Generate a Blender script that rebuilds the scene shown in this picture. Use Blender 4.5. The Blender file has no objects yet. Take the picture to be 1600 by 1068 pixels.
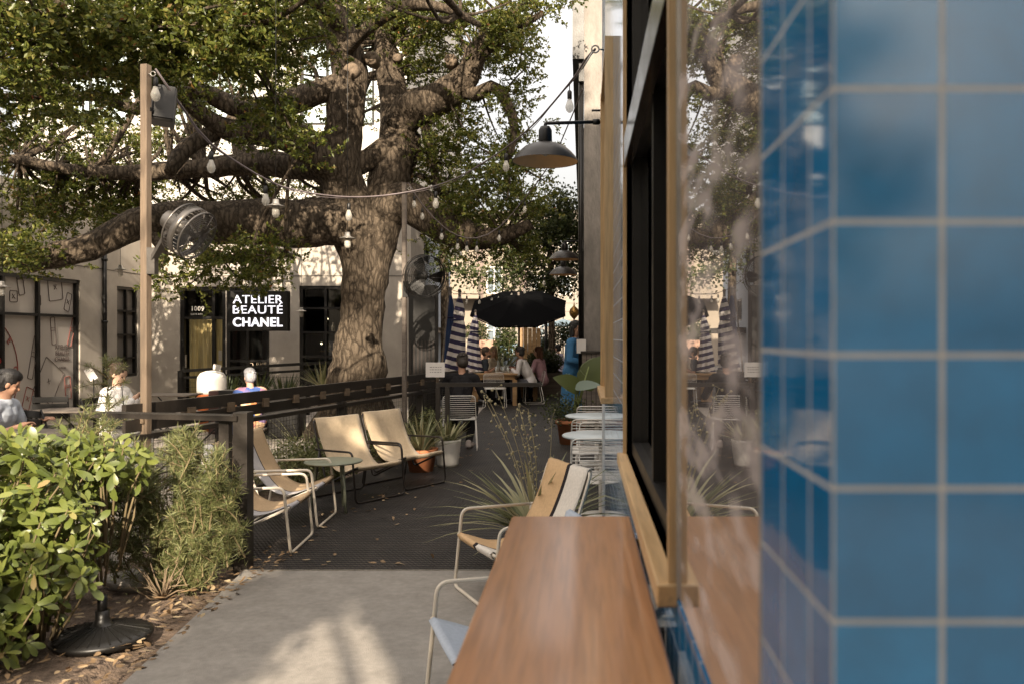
import bpy, bmesh, math, random
import numpy as np
from mathutils import Vector, Matrix, noise, Euler
R = math.radians
random.seed(7); rng = np.random.default_rng(7)
S = bpy.context.scene; C = S.collection
# ------------------------------------------------------------------ camera
cam = bpy.data.cameras.new('camera'); camo = bpy.data.objects.new('camera', cam); C.objects.link(camo)
camo.location = (0, 0, 1.6); camo.rotation_euler = (R(90), 0, 0)
cam.lens = 29.25; cam.sensor_width = 36; cam.sensor_fit = 'HORIZONTAL'
cam.shift_x = -110/1600; cam.shift_y = -7/1600
cam.clip_start = .05; cam.clip_end = 1500
cam.dof.use_dof = True; cam.dof.focus_distance = 10.5; cam.dof.aperture_fstop = 4.0
S.camera = camo
# ------------------------------------------------------------------ light
SUN_EL, SUN_AZ = R(25), R(172)       # behind the camera, a little to the right
w = bpy.data.worlds.new('World'); S.world = w; w.use_nodes = True
nt = w.node_tree; bg = nt.nodes['Background']
sky = nt.nodes.new('ShaderNodeTexSky'); sky.sky_type = 'NISHITA'; sky.sun_disc = False
sky.sun_elevation = SUN_EL; sky.sun_rotation = SUN_AZ; sky.air_density = 1.0; sky.dust_density = 4.0; sky.ozone_density = 1.0
veil = nt.nodes.new('ShaderNodeMix'); veil.data_type = 'RGBA'; veil.inputs[0].default_value = .62      # thin bright cloud veil over the blue
veil.inputs[7].default_value = (6.45, 5.7, 4.8, 1); nt.links.new(sky.outputs[0], veil.inputs[6]); 
wtc = nt.nodes.new('ShaderNodeTexCoord'); wsp = nt.nodes.new('ShaderNodeSeparateXYZ'); nt.links.new(wtc.outputs['Generated'], wsp.inputs[0])
wmr = nt.nodes.new('ShaderNodeMapRange'); wmr.inputs[1].default_value = 0; wmr.inputs[2].default_value = .75; wmr.inputs[3].default_value = .36; wmr.inputs[4].default_value = 1.75; nt.links.new(wsp.outputs[2], wmr.inputs[0])   # thin overcast is brightest overhead
wmx = nt.nodes.new('ShaderNodeMix'); wmx.data_type = 'RGBA'; wmx.blend_type = 'MULTIPLY'; wmx.inputs[0].default_value = 1; nt.links.new(veil.outputs[2], wmx.inputs[6]); nt.links.new(wmr.outputs[0], wmx.inputs[7])
nt.links.new(wmx.outputs[2], bg.inputs[0]); bg.inputs[1].default_value = .112
sun = bpy.data.lights.new('sun', 'SUN'); suno = bpy.data.objects.new('sun', sun); C.objects.link(suno)
sun.energy = 5.0; sun.angle = R(.5); sun.color = (1, .86, .68)
sdir = Vector((math.sin(SUN_AZ)*math.cos(SUN_EL), math.cos(SUN_AZ)*math.cos(SUN_EL), math.sin(SUN_EL)))
suno.rotation_euler = sdir.to_track_quat('Z', 'Y').to_euler(); suno.location = (3, -12, 12)
S.view_settings.view_transform = 'Standard'; S.view_settings.look = 'None'
S.view_settings.exposure = 1.3; S.view_settings.gamma = 1.0
S.cycles.use_denoising = True
S.cycles.max_bounces = 8; S.cycles.transparent_max_bounces = 16
S.cycles.sample_clamp_indirect = 4.0; S.cycles.caustics_reflective = False; S.cycles.caustics_refractive = False
# ------------------------------------------------------------------ helpers
F = 1300.0
def P(px, py, z):                    # a point seen at photo pixel px,py at depth z, in metres
    return Vector(((px-910)/F*z, z, 1.6-(py-527)/F*z))
def G(px, py, h=0.0):                # the point at height h that is seen at px,py
    z = (1.6-h)*F/(py-527); return Vector(((px-910)/F*z, z, h))
def tag(o, label=None, cat=None, group=None, kind=None):
    if label: o['label'] = label
    if cat: o['category'] = cat
    if group: o['group'] = group
    if kind: o['kind'] = kind
    return o
def thing(name, label, cat, loc=(0,0,0), rz=0, group=None):
    o = bpy.data.objects.new(name, None); C.objects.link(o); o.empty_display_size = .1
    o.location = loc; o.rotation_euler = (0, 0, rz); return tag(o, label, cat, group)
def kids(o): return list(o.children)
def copy_tree(o, parent=None):
    c = o.copy(); C.objects.link(c); c.parent = parent
    for ch in kids(o): copy_tree(ch, c)
    return c
def rot_to(d):
    return Vector(d).normalized().to_track_quat('Z', 'Y').to_matrix().to_4x4()
def rounded(pts, r, n=6, closed=False):
    pts = [Vector(p) for p in pts]; out = []
    m = len(pts)
    for i, p in enumerate(pts):
        if not closed and i in (0, m-1): out.append(p); continue
        a = pts[i-1]-p; b = pts[(i+1) % m]-p
        k = min(r, a.length*.48, b.length*.48)
        a = p+a.normalized()*k; b = p+b.normalized()*k
        for j in range(n+1):
            t = j/n; out.append(a*(1-t)**2+p*2*t*(1-t)+b*t*t)
    return out
class MB:
    def __init__(s): s.v = []; s.f = []; s.m = []; s.sm = []; s.cur = 0
    def add(s, vs, fs, smooth=False):
        b = len(s.v); s.v += [tuple(x) for x in vs]
        for f in fs: s.f.append(tuple(i+b for i in f)); s.m.append(s.cur); s.sm.append(smooth)
        return s
    def box(s, c, d, rot=None, bev=0):
        x, y, z = d[0]/2, d[1]/2, d[2]/2
        if bev:
            bm = bmesh.new(); bmesh.ops.create_cube(bm, size=1)
            for v in bm.verts: v.co = Vector((v.co.x*d[0], v.co.y*d[1], v.co.z*d[2]))
            bmesh.ops.bevel(bm, geom=list(bm.edges), offset=bev, segments=2, affect='EDGES', profile=.5)
            bm.verts.ensure_lookup_table(); bm.verts.index_update()
            vs = [v.co.copy() for v in bm.verts]; fs = [[v.index for v in f.verts] for f in bm.faces]; bm.free()
        else:
            vs = [Vector((i, j, k)) for i in (-x, x) for j in (-y, y) for k in (-z, z)]
            fs = [(0,1,3,2),(4,6,7,5),(0,4,5,1),(2,3,7,6),(0,2,6,4),(1,5,7,3)]
        c = Vector(c)
        if rot is not None: vs = [rot @ v for v in vs]
        return s.add([v+c for v in vs], fs)
    def b2(s, a, b, bev=0):           # box from corner to corner
        a = Vector(a); b = Vector(b); d = b-a
        return s.box((a+b)/2, (abs(d.x), abs(d.y), abs(d.z)), None, bev)
    def bar(s, a, b, w, h, up=(0,0,1), bev=0):     # rectangular bar between two points
        a = Vector(a); b = Vector(b); d = b-a; z = d.normalized(); u = Vector(up)
        x = u.cross(z); x = x.normalized() if x.length > 1e-5 else Vector((1,0,0)); y = z.cross(x)
        m = Matrix((x, y, z)).transposed()
        return s.box((a+b)/2, (w, h, d.length), m, bev)
    def tube(s, pts, r, n=8, cap=True, closed=False, wob=0, wf=3, seed=0):
        pts = [Vector(p) for p in pts]; m = len(pts)
        rs = [r]*m if isinstance(r, (int, float)) else list(r)
        vs = []; up = None
        for i, p in enumerate(pts):
            if closed: t = pts[(i+1) % m]-pts[i-1]
            else: t = pts[min(i+1, m-1)]-pts[max(i-1, 0)]
            if t.length < 1e-9: t = Vector((0,0,1))
            t.normalize()
            if up is None:
                up = t.orthogonal().normalized()
            up = (up-t*up.dot(t)); up = up.normalized() if up.length > 1e-6 else t.orthogonal().normalized()
            bi = t.cross(up)
            for k in range(n):
                a = 2*math.pi*k/n; d = up*math.cos(a)+bi*math.sin(a); rr = rs[i]
                if wob:
                    q = p+d*rr
                    rr *= 1+wob*(noise.noise(q*wf+Vector((seed,0,0)))+.5*noise.noise(q*wf*2.7+Vector((0,seed,0))))
                vs.append(p+d*rr)
        fs = []
        for i in range(m if closed else m-1):
            for k in range(n):
                a = i*n+k; b = i*n+(k+1) % n; c = ((i+1) % m)*n+(k+1) % n; d = ((i+1) % m)*n+k
                fs.append((a, b, c, d))
        if cap and not closed:
            fs.append(tuple(range(n-1, -1, -1))); fs.append(tuple((m-1)*n+k for k in range(n)))
        return s.add(vs, fs, True)
    def lathe(s, prof, c=(0,0,0), n=24, rot=None, caps='bt'):
        c = Vector(c); vs = []; m = len(prof)
        for (r, z) in prof:
            for k in range(n):
                a = 2*math.pi*k/n; v = Vector((r*math.cos(a), r*math.sin(a), z))
                if rot is not None: v = rot @ v
                vs.append(v+c)
        fs = [(i*n+k, i*n+(k+1) % n, (i+1)*n+(k+1) % n, (i+1)*n+k) for i in range(m-1) for k in range(n)]
        if prof[0][0] > 1e-4 and 'b' in caps: fs.append(tuple(range(n-1, -1, -1)))
        if prof[-1][0] > 1e-4 and 't' in caps: fs.append(tuple((m-1)*n+k for k in range(n)))
        return s.add(vs, fs, True)
    def ball(s, c, r, n=12, rot=None):
        r = (r,)*3 if isinstance(r, (int, float)) else r
        c = Vector(c); vs = []; m = max(5, n//2+1)
        for i in range(m+1):
            th = math.pi*i/m
            for k in range(n):
                a = 2*math.pi*k/n
                v = Vector((r[0]*math.sin(th)*math.cos(a), r[1]*math.sin(th)*math.sin(a), -r[2]*math.cos(th)))
                if rot is not None: v = rot @ v
                vs.append(v+c)
        fs = [(i*n+k, i*n+(k+1) % n, (i+1)*n+(k+1) % n, (i+1)*n+k) for i in range(m) for k in range(n)]
        return s.add(vs, fs, True)
    def cap(s, a, b, ra, rb, n=10):   # capsule with tapered radius
        a = Vector(a); b = Vector(b); d = b-a; L = d.length
        if L < 1e-6: return s.ball(a, ra, n)
        prof = [(ra*math.cos(t), -ra*math.sin(t)) for t in (1.5, 1.0, .5)]+[(ra, 0), (rb, L)]+[(rb*math.cos(t), L+rb*math.sin(t)) for t in (.5, 1.0, 1.5)]
        return s.lathe(prof, a, n, rot_to(d).to_3x3())
    def quad(s, a, b, c, d): return s.add([a, b, c, d], [(0,1,2,3)])
    def prism(s, poly, z0, z1):       # poly in xy
        n = len(poly); vs = [(x, y, z0) for x, y in poly]+[(x, y, z1) for x, y in poly]
        fs = [tuple(range(n-1,-1,-1)), tuple(range(n, 2*n))]+[(i, (i+1) % n, n+(i+1) % n, n+i) for i in range(n)]
        return s.add(vs, fs)
    def build(s, name, mats, parent=None, smooth=None):
        me = bpy.data.meshes.new(name); me.from_pydata(s.v, [], s.f)
        if not isinstance(mats, (list, tuple)): mats = [mats]
        for m in mats: me.materials.append(m)
        me.polygons.foreach_set('material_index', s.m)
        me.polygons.foreach_set('use_smooth', s.sm if smooth is None else [smooth]*len(s.f))
        me.update()
        o = bpy.data.objects.new(name, me); C.objects.link(o); o.parent = parent
        return o
def np_mesh(name, verts, faces, mat, parent=None, rnd=None, smooth=False):
    verts = np.asarray(verts, np.float32).reshape(-1, 3); faces = np.asarray(faces, np.int32); k = faces.shape[1]
    me = bpy.data.meshes.new(name); me.vertices.add(len(verts)); me.vertices.foreach_set('co', verts.ravel())
    me.loops.add(faces.size); me.loops.foreach_set('vertex_index', faces.ravel())
    me.polygons.add(len(faces)); me.polygons.foreach_set('loop_start', np.arange(0, faces.size, k, dtype=np.int32))
    if smooth: me.polygons.foreach_set('use_smooth', np.ones(len(faces), bool))
    if rnd is not None:
        at = me.attributes.new('rnd', 'FLOAT', 'POINT'); at.data.foreach_set('value', np.asarray(rnd, np.float32))
    me.materials.append(mat); me.update(calc_edges=True)
    o = bpy.data.objects.new(name, me); C.objects.link(o); o.parent = parent
    return o
def unit(a): return a/np.maximum(np.linalg.norm(a, axis=-1, keepdims=True), 1e-9)
def flat_leaves(name, Pt, D, L, W, mat, parent=None, fold=.25):
    n = len(Pt); D = unit(D); up = unit(rng.normal(size=(n, 3))+np.array([0, 0, .6])); Sd = unit(np.cross(D, up)); N = np.cross(Sd, D)
    L = np.asarray(L).reshape(-1, 1)*np.ones((n, 1)); W = np.asarray(W).reshape(-1, 1)*np.ones((n, 1))
    b = Pt; t = Pt+D*L; l = Pt+D*L*.5+Sd*W/2+N*W*fold; r = Pt+D*L*.5-Sd*W/2+N*W*fold
    V = np.stack([b, l, t, r], 1).reshape(-1, 3); i = np.arange(n)[:, None]*4
    Fc = np.concatenate([i+np.array([[0, 2, 1]]), i+np.array([[0, 3, 2]])], 1).reshape(-1, 3)
    return np_mesh(name, V, Fc, mat, parent, np.repeat(rng.random(n), 4))
def curved_leaves(name, Pt, D, Up, L, W, mat, parent=None, droop=.35, cup=.18, prof=((0, .12), (.2, .45), (.45, .85), (.7, 1), (.88, .75), (1, .05)), rnd=None, stripe=False):
    n = len(Pt); D = unit(D); Sd = unit(np.cross(D, Up)); N = np.cross(Sd, D)
    L = np.asarray(L).reshape(-1, 1)*np.ones((n, 1)); W = np.asarray(W).reshape(-1, 1)*np.ones((n, 1)); dr = np.asarray(droop).reshape(-1, 1)*np.ones((n, 1))
    rows = []
    for t, wv in prof:
        c = Pt+D*L*t-N*L*dr*t*t
        for s in (-1, 0, 1): rows.append(c+Sd*W*.5*wv*s+N*W*cup*abs(s)*wv)
    m = len(prof); V = np.stack(rows, 1).reshape(-1, 3); i = np.arange(n)[:, None]*(3*m); fl = []
    for k in range(m-1):
        for s in (0, 1):
            a = 3*k+s; fl.append([a, a+1, a+4, a+3])
    Fc = np.concatenate([i+np.array([f]) for f in fl], 1).reshape(-1, 4)
    if rnd is None: rnd = rng.random(n)
    return np_mesh(name, V, Fc, mat, parent, np.repeat(rnd, 3*m), True)
# ------------------------------------------------------------------ materials
def node(nt, t, **kw):
    n = nt.nodes.new(t)
    for k, v in kw.items(): setattr(n, k, v)
    return n
def newmat(name):
    m = bpy.data.materials.new(name); m.use_nodes = True; return m, m.node_tree, m.node_tree.nodes['Principled BSDF']
def ramp(nt, fac, stops):
    r = node(nt, 'ShaderNodeValToRGB'); el = r.color_ramp.elements
    while len(el) < len(stops): el.new(.5)
    for e, (p, c) in zip(el, stops): e.position = p; e.color = (*c, 1) if len(c) == 3 else c
    nt.links.new(fac, r.inputs[0]); return r.outputs[0]
def coords(nt, scale=(1,1,1), world=False):
    tc = node(nt, 'ShaderNodeTexCoord'); mp = node(nt, 'ShaderNodeMapping'); mp.inputs['Scale'].default_value = scale
    if world:
        g = node(nt, 'ShaderNodeNewGeometry'); nt.links.new(g.outputs['Position'], mp.inputs[0])
    else: nt.links.new(tc.outputs['Object'], mp.inputs[0])
    return mp.outputs[0]
def mul(c, k): return tuple(min(1, x*k) for x in c)
def M(name, c, rough=.6, metal=0, var=.2, scale=6, bump=0, bscale=40, stretch=(1,1,1), spec=.5, emis=0, c2=None, sheen=0, coat=0, stain=0):
    m, nt, b = newmat(name); L = nt.links.new
    v = coords(nt, stretch)
    n = node(nt, 'ShaderNodeTexNoise'); n.inputs['Scale'].default_value = scale; n.inputs['Detail'].default_value = 6; n.inputs['Roughness'].default_value = .65
    L(v, n.inputs['Vector'])
    lo = mul(c, 1-var); hi = mul(c2 or c, 1+var*.6)
    col = ramp(nt, n.outputs[0], [(.3, lo), (.7, hi)])
    if stain:
        n3 = node(nt, 'ShaderNodeTexNoise'); n3.inputs['Scale'].default_value = scale*.25; n3.inputs['Detail'].default_value = 8; L(v, n3.inputs['Vector'])
        mx = node(nt, 'ShaderNodeMix', data_type='RGBA', blend_type='MULTIPLY'); mx.inputs[0].default_value = 1
        L(col, mx.inputs[6]); L(ramp(nt, n3.outputs[0], [(.35, (1-stain,)*3), (.62, (1, 1, 1))]), mx.inputs[7]); col = mx.outputs[2]
    L(col, b.inputs['Base Color'])
    rr = node(nt, 'ShaderNodeMapRange'); rr.inputs[3].default_value = max(.02, rough-.1); rr.inputs[4].default_value = min(1, rough+.1)
    L(n.outputs[0], rr.inputs[0]); L(rr.outputs[0], b.inputs['Roughness'])
    b.inputs['Metallic'].default_value = metal; b.inputs['Specular IOR Level'].default_value = spec
    if coat: b.inputs['Coat Weight'].default_value = coat; b.inputs['Coat Roughness'].default_value = .1
    if sheen: b.inputs['Sheen Weight'].default_value = sheen
    if bump:
        n2 = node(nt, 'ShaderNodeTexNoise'); n2.inputs['Scale'].default_value = bscale; n2.inputs['Detail'].default_value = 5; L(v, n2.inputs['Vector'])
        bp = node(nt, 'ShaderNodeBump'); bp.inputs['Strength'].default_value = bump; bp.inputs['Distance'].default_value = .02
        L(n2.outputs[0], bp.inputs['Height']); L(bp.outputs[0], b.inputs['Normal'])
    if emis:
        L(col, b.inputs['Emission Color']); b.inputs['Emission Strength'].default_value = emis
    return m
def leafmat(name, stops, rough=.45, trans=.35, spec=.4):
    m, nt, b = newmat(name); L = nt.links.new
    at = node(nt, 'ShaderNodeAttribute', attribute_name='rnd')
    col = ramp(nt, at.outputs['Fac'], stops); L(col, b.inputs['Base Color'])
    b.inputs['Roughness'].default_value = rough; b.inputs['Specular IOR Level'].default_value = spec
    tr = node(nt, 'ShaderNodeBsdfTranslucent'); mx = node(nt, 'ShaderNodeMixShader'); mx.inputs[0].default_value = trans
    hs = node(nt, 'ShaderNodeHueSaturation'); hs.inputs['Value'].default_value = 1.3; hs.inputs['Hue'].default_value = .48; L(col, hs.inputs['Color']); L(hs.outputs[0], tr.inputs[0])
    L(b.outputs[0], mx.inputs[1]); L(tr.outputs[0], mx.inputs[2])
    L(mx.outputs[0], nt.nodes['Material Output'].inputs[0]); return m
def glassmat(name, tint=(.9,.95,.95), dark=.0, rough=.0, ior=1.5):
    m, nt, b = newmat(name); L = nt.links.new; nt.nodes.remove(b)
    fr = node(nt, 'ShaderNodeFresnel'); fr.inputs[0].default_value = ior
    t = node(nt, 'ShaderNodeBsdfTransparent'); t.inputs[0].default_value = (*mul(tint, 1-dark), 1)
    g = node(nt, 'ShaderNodeBsdfGlossy'); g.inputs['Roughness'].default_value = rough
    mx = node(nt, 'ShaderNodeMixShader'); L(fr.outputs[0], mx.inputs[0]); L(t.outputs[0], mx.inputs[1]); L(g.outputs[0], mx.inputs[2])
    L(mx.outputs[0], nt.nodes['Material Output'].inputs[0]); return m
def woodmat(name, c, c2, axis=1, scale=14, rough=.4, spec=.5, coat=0, warp=1.0):
    m, nt, b = newmat(name); L = nt.links.new
    st = [1, 1, 1]; st[axis] = .06
    v = coords(nt, tuple(st))
    n = node(nt, 'ShaderNodeTexNoise'); n.inputs['Scale'].default_value = scale; n.inputs['Detail'].default_value = 8; n.inputs['Roughness'].default_value = .6; n.inputs['Distortion'].default_value = warp
    L(v, n.inputs['Vector']); L(ramp(nt, n.outputs[0], [(.3, c), (.7, c2)]), b.inputs['Base Color'])
    n2 = node(nt, 'ShaderNodeTexNoise'); n2.inputs['Scale'].default_value = scale*9; n2.inputs['Detail'].default_value = 6; L(v, n2.inputs['Vector'])
    mg = node(nt, 'ShaderNodeMix', data_type='RGBA', blend_type='MULTIPLY'); mg.inputs[0].default_value = 1; L(b.inputs['Base Color'].links[0].from_socket, mg.inputs[6]); L(ramp(nt, n2.outputs[0], [(.34, (.76,)*3), (.56, (1,)*3)]), mg.inputs[7]); L(mg.outputs[2], b.inputs['Base Color'])
    bp = node(nt, 'ShaderNodeBump'); bp.inputs['Strength'].default_value = .12; bp.inputs['Distance'].default_value = .01
    L(n2.outputs[0], bp.inputs['Height']); L(bp.outputs[0], b.inputs['Normal'])
    rr = node(nt, 'ShaderNodeMapRange'); rr.inputs[3].default_value = rough-.08; rr.inputs[4].default_value = rough+.1; L(n.outputs[0], rr.inputs[0]); L(rr.outputs[0], b.inputs['Roughness'])
    b.inputs['Specular IOR Level'].default_value = spec; b.inputs['Coat Weight'].default_value = coat; b.inputs['Coat Roughness'].default_value = .12
    return m
def tilemat(name, axis, u0, v0, tw, th, rough=.035, bmp=.22, mort=.004, c1=(.006,.135,.31), c2=(.014,.185,.40), grout=(.40,.385,.365)):
    m, nt, b = newmat(name); L = nt.links.new
    g = node(nt, 'ShaderNodeNewGeometry'); sp = node(nt, 'ShaderNodeSeparateXYZ'); L(g.outputs['Position'], sp.inputs[0])
    cb = node(nt, 'ShaderNodeCombineXYZ')
    for k, (o, src) in enumerate(((u0, sp.outputs[axis]), (v0, sp.outputs[2]))):
        a = node(nt, 'ShaderNodeMath', operation='SUBTRACT'); a.inputs[1].default_value = o-100*(tw if k == 0 else th); L(src, a.inputs[0]); L(a.outputs[0], cb.inputs[k])
    br = node(nt, 'ShaderNodeTexBrick', offset=0, squash=1); L(cb.outputs[0], br.inputs['Vector'])
    br.inputs['Scale'].default_value = 1; br.inputs['Mortar Size'].default_value = mort/2; br.inputs['Mortar Smooth'].default_value = .25; br.inputs['Brick Width'].default_value = tw; br.inputs['Row Height'].default_value = th
    br.inputs['Color1'].default_value = (*c1, 1); br.inputs['Color2'].default_value = (*c2, 1); br.inputs['Mortar'].default_value = (*grout, 1); br.inputs['Bias'].default_value = -.1
    n = node(nt, 'ShaderNodeTexNoise'); n.inputs['Scale'].default_value = 22; n.inputs['Detail'].default_value = 4; L(cb.outputs[0], n.inputs['Vector'])
    mx = node(nt, 'ShaderNodeMix', data_type='RGBA', blend_type='MULTIPLY'); mx.inputs[0].default_value = 1
    L(br.outputs['Color'], mx.inputs[6]); L(ramp(nt, n.outputs[0], [(.3, (.78,)*3), (.7, (1.0,)*3)]), mx.inputs[7]); L(mx.outputs[2], b.inputs['Base Color'])
    rr = node(nt, 'ShaderNodeMapRange'); rr.inputs[3].default_value = rough; rr.inputs[4].default_value = .75; L(br.outputs['Fac'], rr.inputs[0]); L(rr.outputs[0], b.inputs['Roughness'])
    n2 = node(nt, 'ShaderNodeTexNoise'); n2.inputs['Scale'].default_value = 9; n2.inputs['Detail'].default_value = 2; L(cb.outputs[0], n2.inputs['Vector'])
    h = node(nt, 'ShaderNodeMath', operation='MULTIPLY_ADD'); h.inputs[1].default_value = -.35; L(br.outputs['Fac'], h.inputs[0]); L(n2.outputs[0], h.inputs[2])
    bp = node(nt, 'ShaderNodeBump'); bp.inputs['Strength'].default_value = bmp; bp.inputs['Distance'].default_value = .003; L(h.outputs[0], bp.inputs['Height']); L(bp.outputs[0], b.inputs['Normal'])
    b.inputs['IOR'].default_value = 1.52; b.inputs['Specular IOR Level'].default_value = .5
    return m
def deckmat():
    m, nt, b = newmat('rubber_deck'); L = nt.links.new
    g = node(nt, 'ShaderNodeNewGeometry'); sp = node(nt, 'ShaderNodeSeparateXYZ'); L(g.outputs['Position'], sp.inputs[0])
    def sinw(src, f):
        a = node(nt, 'ShaderNodeMath', operation='MULTIPLY'); a.inputs[1].default_value = f; L(src, a.inputs[0])
        c = node(nt, 'ShaderNodeMath', operation='SINE'); L(a.outputs[0], c.inputs[0]); return c.outputs[0]
    ry = sinw(sp.outputs[1], 2*math.pi/.055); rx = sinw(sp.outputs[0], 2*math.pi/.032)
    pr = node(nt, 'ShaderNodeMath', operation='MULTIPLY'); L(ry, pr.inputs[0]); L(rx, pr.inputs[1])
    ad = node(nt, 'ShaderNodeMath', operation='MULTIPLY_ADD'); ad.inputs[1].default_value = .8; L(pr.outputs[0], ad.inputs[0]); L(ry, ad.inputs[2])
    n = node(nt, 'ShaderNodeTexNoise'); n.inputs['Scale'].default_value = 3; n.inputs['Detail'].default_value = 8; L(g.outputs['Position'], n.inputs['Vector'])
    hole = ramp(nt, ad.outputs[0], [(.0, (0, 0, 0)), (.55, (1, 1, 1))])
    dust = ramp(nt, n.outputs[0], [(.35, (.030, .023, .019)), (.7, (.085, .068, .056))])
    mx = node(nt, 'ShaderNodeMix', data_type='RGBA'); mx.inputs[6].default_value = (.006, .005, .005, 1); L(hole, mx.inputs[0]); L(dust, mx.inputs[7])
    L(mx.outputs[2], b.inputs['Base Color'])
    # mat joints every 0.9 m
    bp = node(nt, 'ShaderNodeBump'); bp.inputs['Strength'].default_value = .8; bp.inputs['Distance'].default_value = .012; L(ad.outputs[0], bp.inputs['Height']); L(bp.outputs[0], b.inputs['Normal'])
    b.inputs['Roughness'].default_value = .55; b.inputs['Specular IOR Level'].default_value = .35
    return m
def stripemat(name, cols, axis=0, bounds=(), rough=.85, bump=.25):   # cloth with lengthwise stripes in object space
    m, nt, b = newmat(name); L = nt.links.new
    tc = node(nt, 'ShaderNodeTexCoord'); sp = node(nt, 'ShaderNodeSeparateXYZ'); L(tc.outputs['Object'], sp.inputs[0])
    mr = node(nt, 'ShaderNodeMapRange'); mr.inputs[1].default_value = -.32; mr.inputs[2].default_value = .32; L(sp.outputs[axis], mr.inputs[0])
    r = node(nt, 'ShaderNodeValToRGB'); r.color_ramp.interpolation = 'CONSTANT'; el = r.color_ramp.elements
    while len(el) < len(cols): el.new(.5)
    for e, p, c in zip(el, bounds, cols): e.position = p; e.color = (*c, 1)
    L(mr.outputs[0], r.inputs[0])
    n = node(nt, 'ShaderNodeTexNoise'); n.inputs['Scale'].default_value = 60; n.inputs['Detail'].default_value = 4; L(tc.outputs['Object'], n.inputs['Vector'])
    mx = node(nt, 'ShaderNodeMix', data_type='RGBA', blend_type='MULTIPLY'); mx.inputs[0].default_value = 1; L(r.outputs[0], mx.inputs[6]); L(ramp(nt, n.outputs[0], [(.3, (.85,)*3), (.7, (1,)*3)]), mx.inputs[7])
    L(mx.outputs[2], b.inputs['Base Color']); b.inputs['Roughness'].default_value = rough; b.inputs['Specular IOR Level'].default_value = .2
    bp = node(nt, 'ShaderNodeBump'); bp.inputs['Strength'].default_value = bump; bp.inputs['Distance'].default_value = .003; L(n.outputs[0], bp.inputs['Height']); L(bp.outputs[0], b.inputs['Normal'])
    return m
def barkmat():
    m, nt, b = newmat('bark'); L = nt.links.new
    v = coords(nt, (1, 1, .35), True)
    vo = node(nt, 'ShaderNodeTexVoronoi', feature='DISTANCE_TO_EDGE'); vo.inputs['Scale'].default_value = 15
    n = node(nt, 'ShaderNodeTexNoise'); n.inputs['Scale'].default_value = 9; n.inputs['Detail'].default_value = 10; n.inputs['Roughness'].default_value = .7; L(v, n.inputs['Vector'])
    ad = node(nt, 'ShaderNodeMix', data_type='RGBA'); ad.inputs[0].default_value = .12; L(v, ad.inputs[6]); L(n.outputs['Color'], ad.inputs[7]); L(ad.outputs[2], vo.inputs['Vector'])
    sq = node(nt, 'ShaderNodeMath', operation='MULTIPLY_ADD'); sq.inputs[1].default_value = 1.6; L(vo.outputs[0], sq.inputs[0]); L(n.outputs[0], sq.inputs[2])
    L(ramp(nt, sq.outputs[0], [(.35, (.022, .017, .012)), (.6, (.074, .056, .039)), (.85, (.150, .116, .083))]), b.inputs['Base Color'])
    bp = node(nt, 'ShaderNodeBump'); bp.inputs['Strength'].default_value = 1.0; bp.inputs['Distance'].default_value = .05; L(sq.outputs[0], bp.inputs['Height']); L(bp.outputs[0], b.inputs['Normal'])
    b.inputs['Roughness'].default_value = .9; b.inputs['Specular IOR Level'].default_value = .2
    return m
mt = {}
mt['concrete'] = M('pavement_concrete', (.29,.262,.228), .85, var=.16, scale=22, bump=.35, bscale=160, stain=.16)
mt['stucco'] = M('beige_stucco', (.41,.365,.31), .9, var=.12, scale=2.5, bump=.2, bscale=60, stain=.12)
mt['white_wall'] = M('white_render', (.48,.46,.43), .9, var=.08, scale=1.5, bump=.1, bscale=50, stain=.08)
mt['blue_white_wall'] = M('cool_white_render', (.50,.54,.60), .9, var=.08, scale=1.5)
mt['pillar'] = M('board_concrete', (.25,.225,.20), .9, var=.3, scale=7, bump=.5, bscale=35, stretch=(1,1,.4), stain=.2)
mt['deck'] = deckmat()
mt['soil'] = M('soil', (.11,.075,.05), .95, var=.5, scale=14, bump=.9, bscale=60, c2=(.17,.12,.085))
mt['asphalt'] = M('asphalt', (.10,.095,.09), .9, var=.2, scale=3, bump=.3)
mt['patio'] = M('patio_concrete', (.33,.29,.25), .85, var=.15, scale=2, bump=.2, stain=.15)
mt['black_metal'] = M('black_metal', (.012,.011,.010), .4, .3, var=.3, bump=.05)
mt['rail'] = M('rail_steel_dark', (.030,.024,.019), .45, .2, var=.35, scale=5, bump=.08, spec=.45)
mt['rail_wood'] = woodmat('rail_wood', (.10,.07,.045), (.20,.145,.095), 1, 10, .55)
mt['post_wood'] = woodmat('post_wood', (.10,.073,.050), (.21,.150,.100), 2, 12, .65)
mt['trim_wood'] = woodmat('trim_wood', (.46,.28,.12), (.66,.44,.22), 2, 9, .42, coat=.2)
mt['sill_wood'] = woodmat('sill_wood', (.46,.28,.12), (.66,.44,.22), 1, 9, .42, coat=.2)
mt['counter'] = woodmat('counter_wood', (.36,.155,.058), (.48,.235,.095), 1, 7, .34, spec=.6, coat=.6)
mt['table_wood'] = woodmat('table_wood', (.30,.17,.07), (.48,.30,.14), 0, 9, .5)
mt['grey_wood'] = woodmat('grey_wood', (.10,.08,.065), (.2,.165,.135), 0, 9, .7)
mt['white_metal'] = M('white_powder_coat', (.72,.68,.62), .35, 0, var=.08)
mt['cream_metal'] = M('cream_powder_coat', (.66,.58,.47), .38, 0, var=.08)
mt['dark_frame'] = M('dark_powder_coat', (.022,.016,.013), .4, .2, var=.2)
mt['green_metal'] = M('green_grey_metal', (.20,.21,.15), .5, 0, var=.12)
mt['pale_top'] = M('pale_blue_table_top', (.48,.53,.54), .35, 0, var=.06)
mt['terracotta'] = M('terracotta', (.42,.15,.06), .75, var=.2, scale=9, bump=.1)
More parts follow.
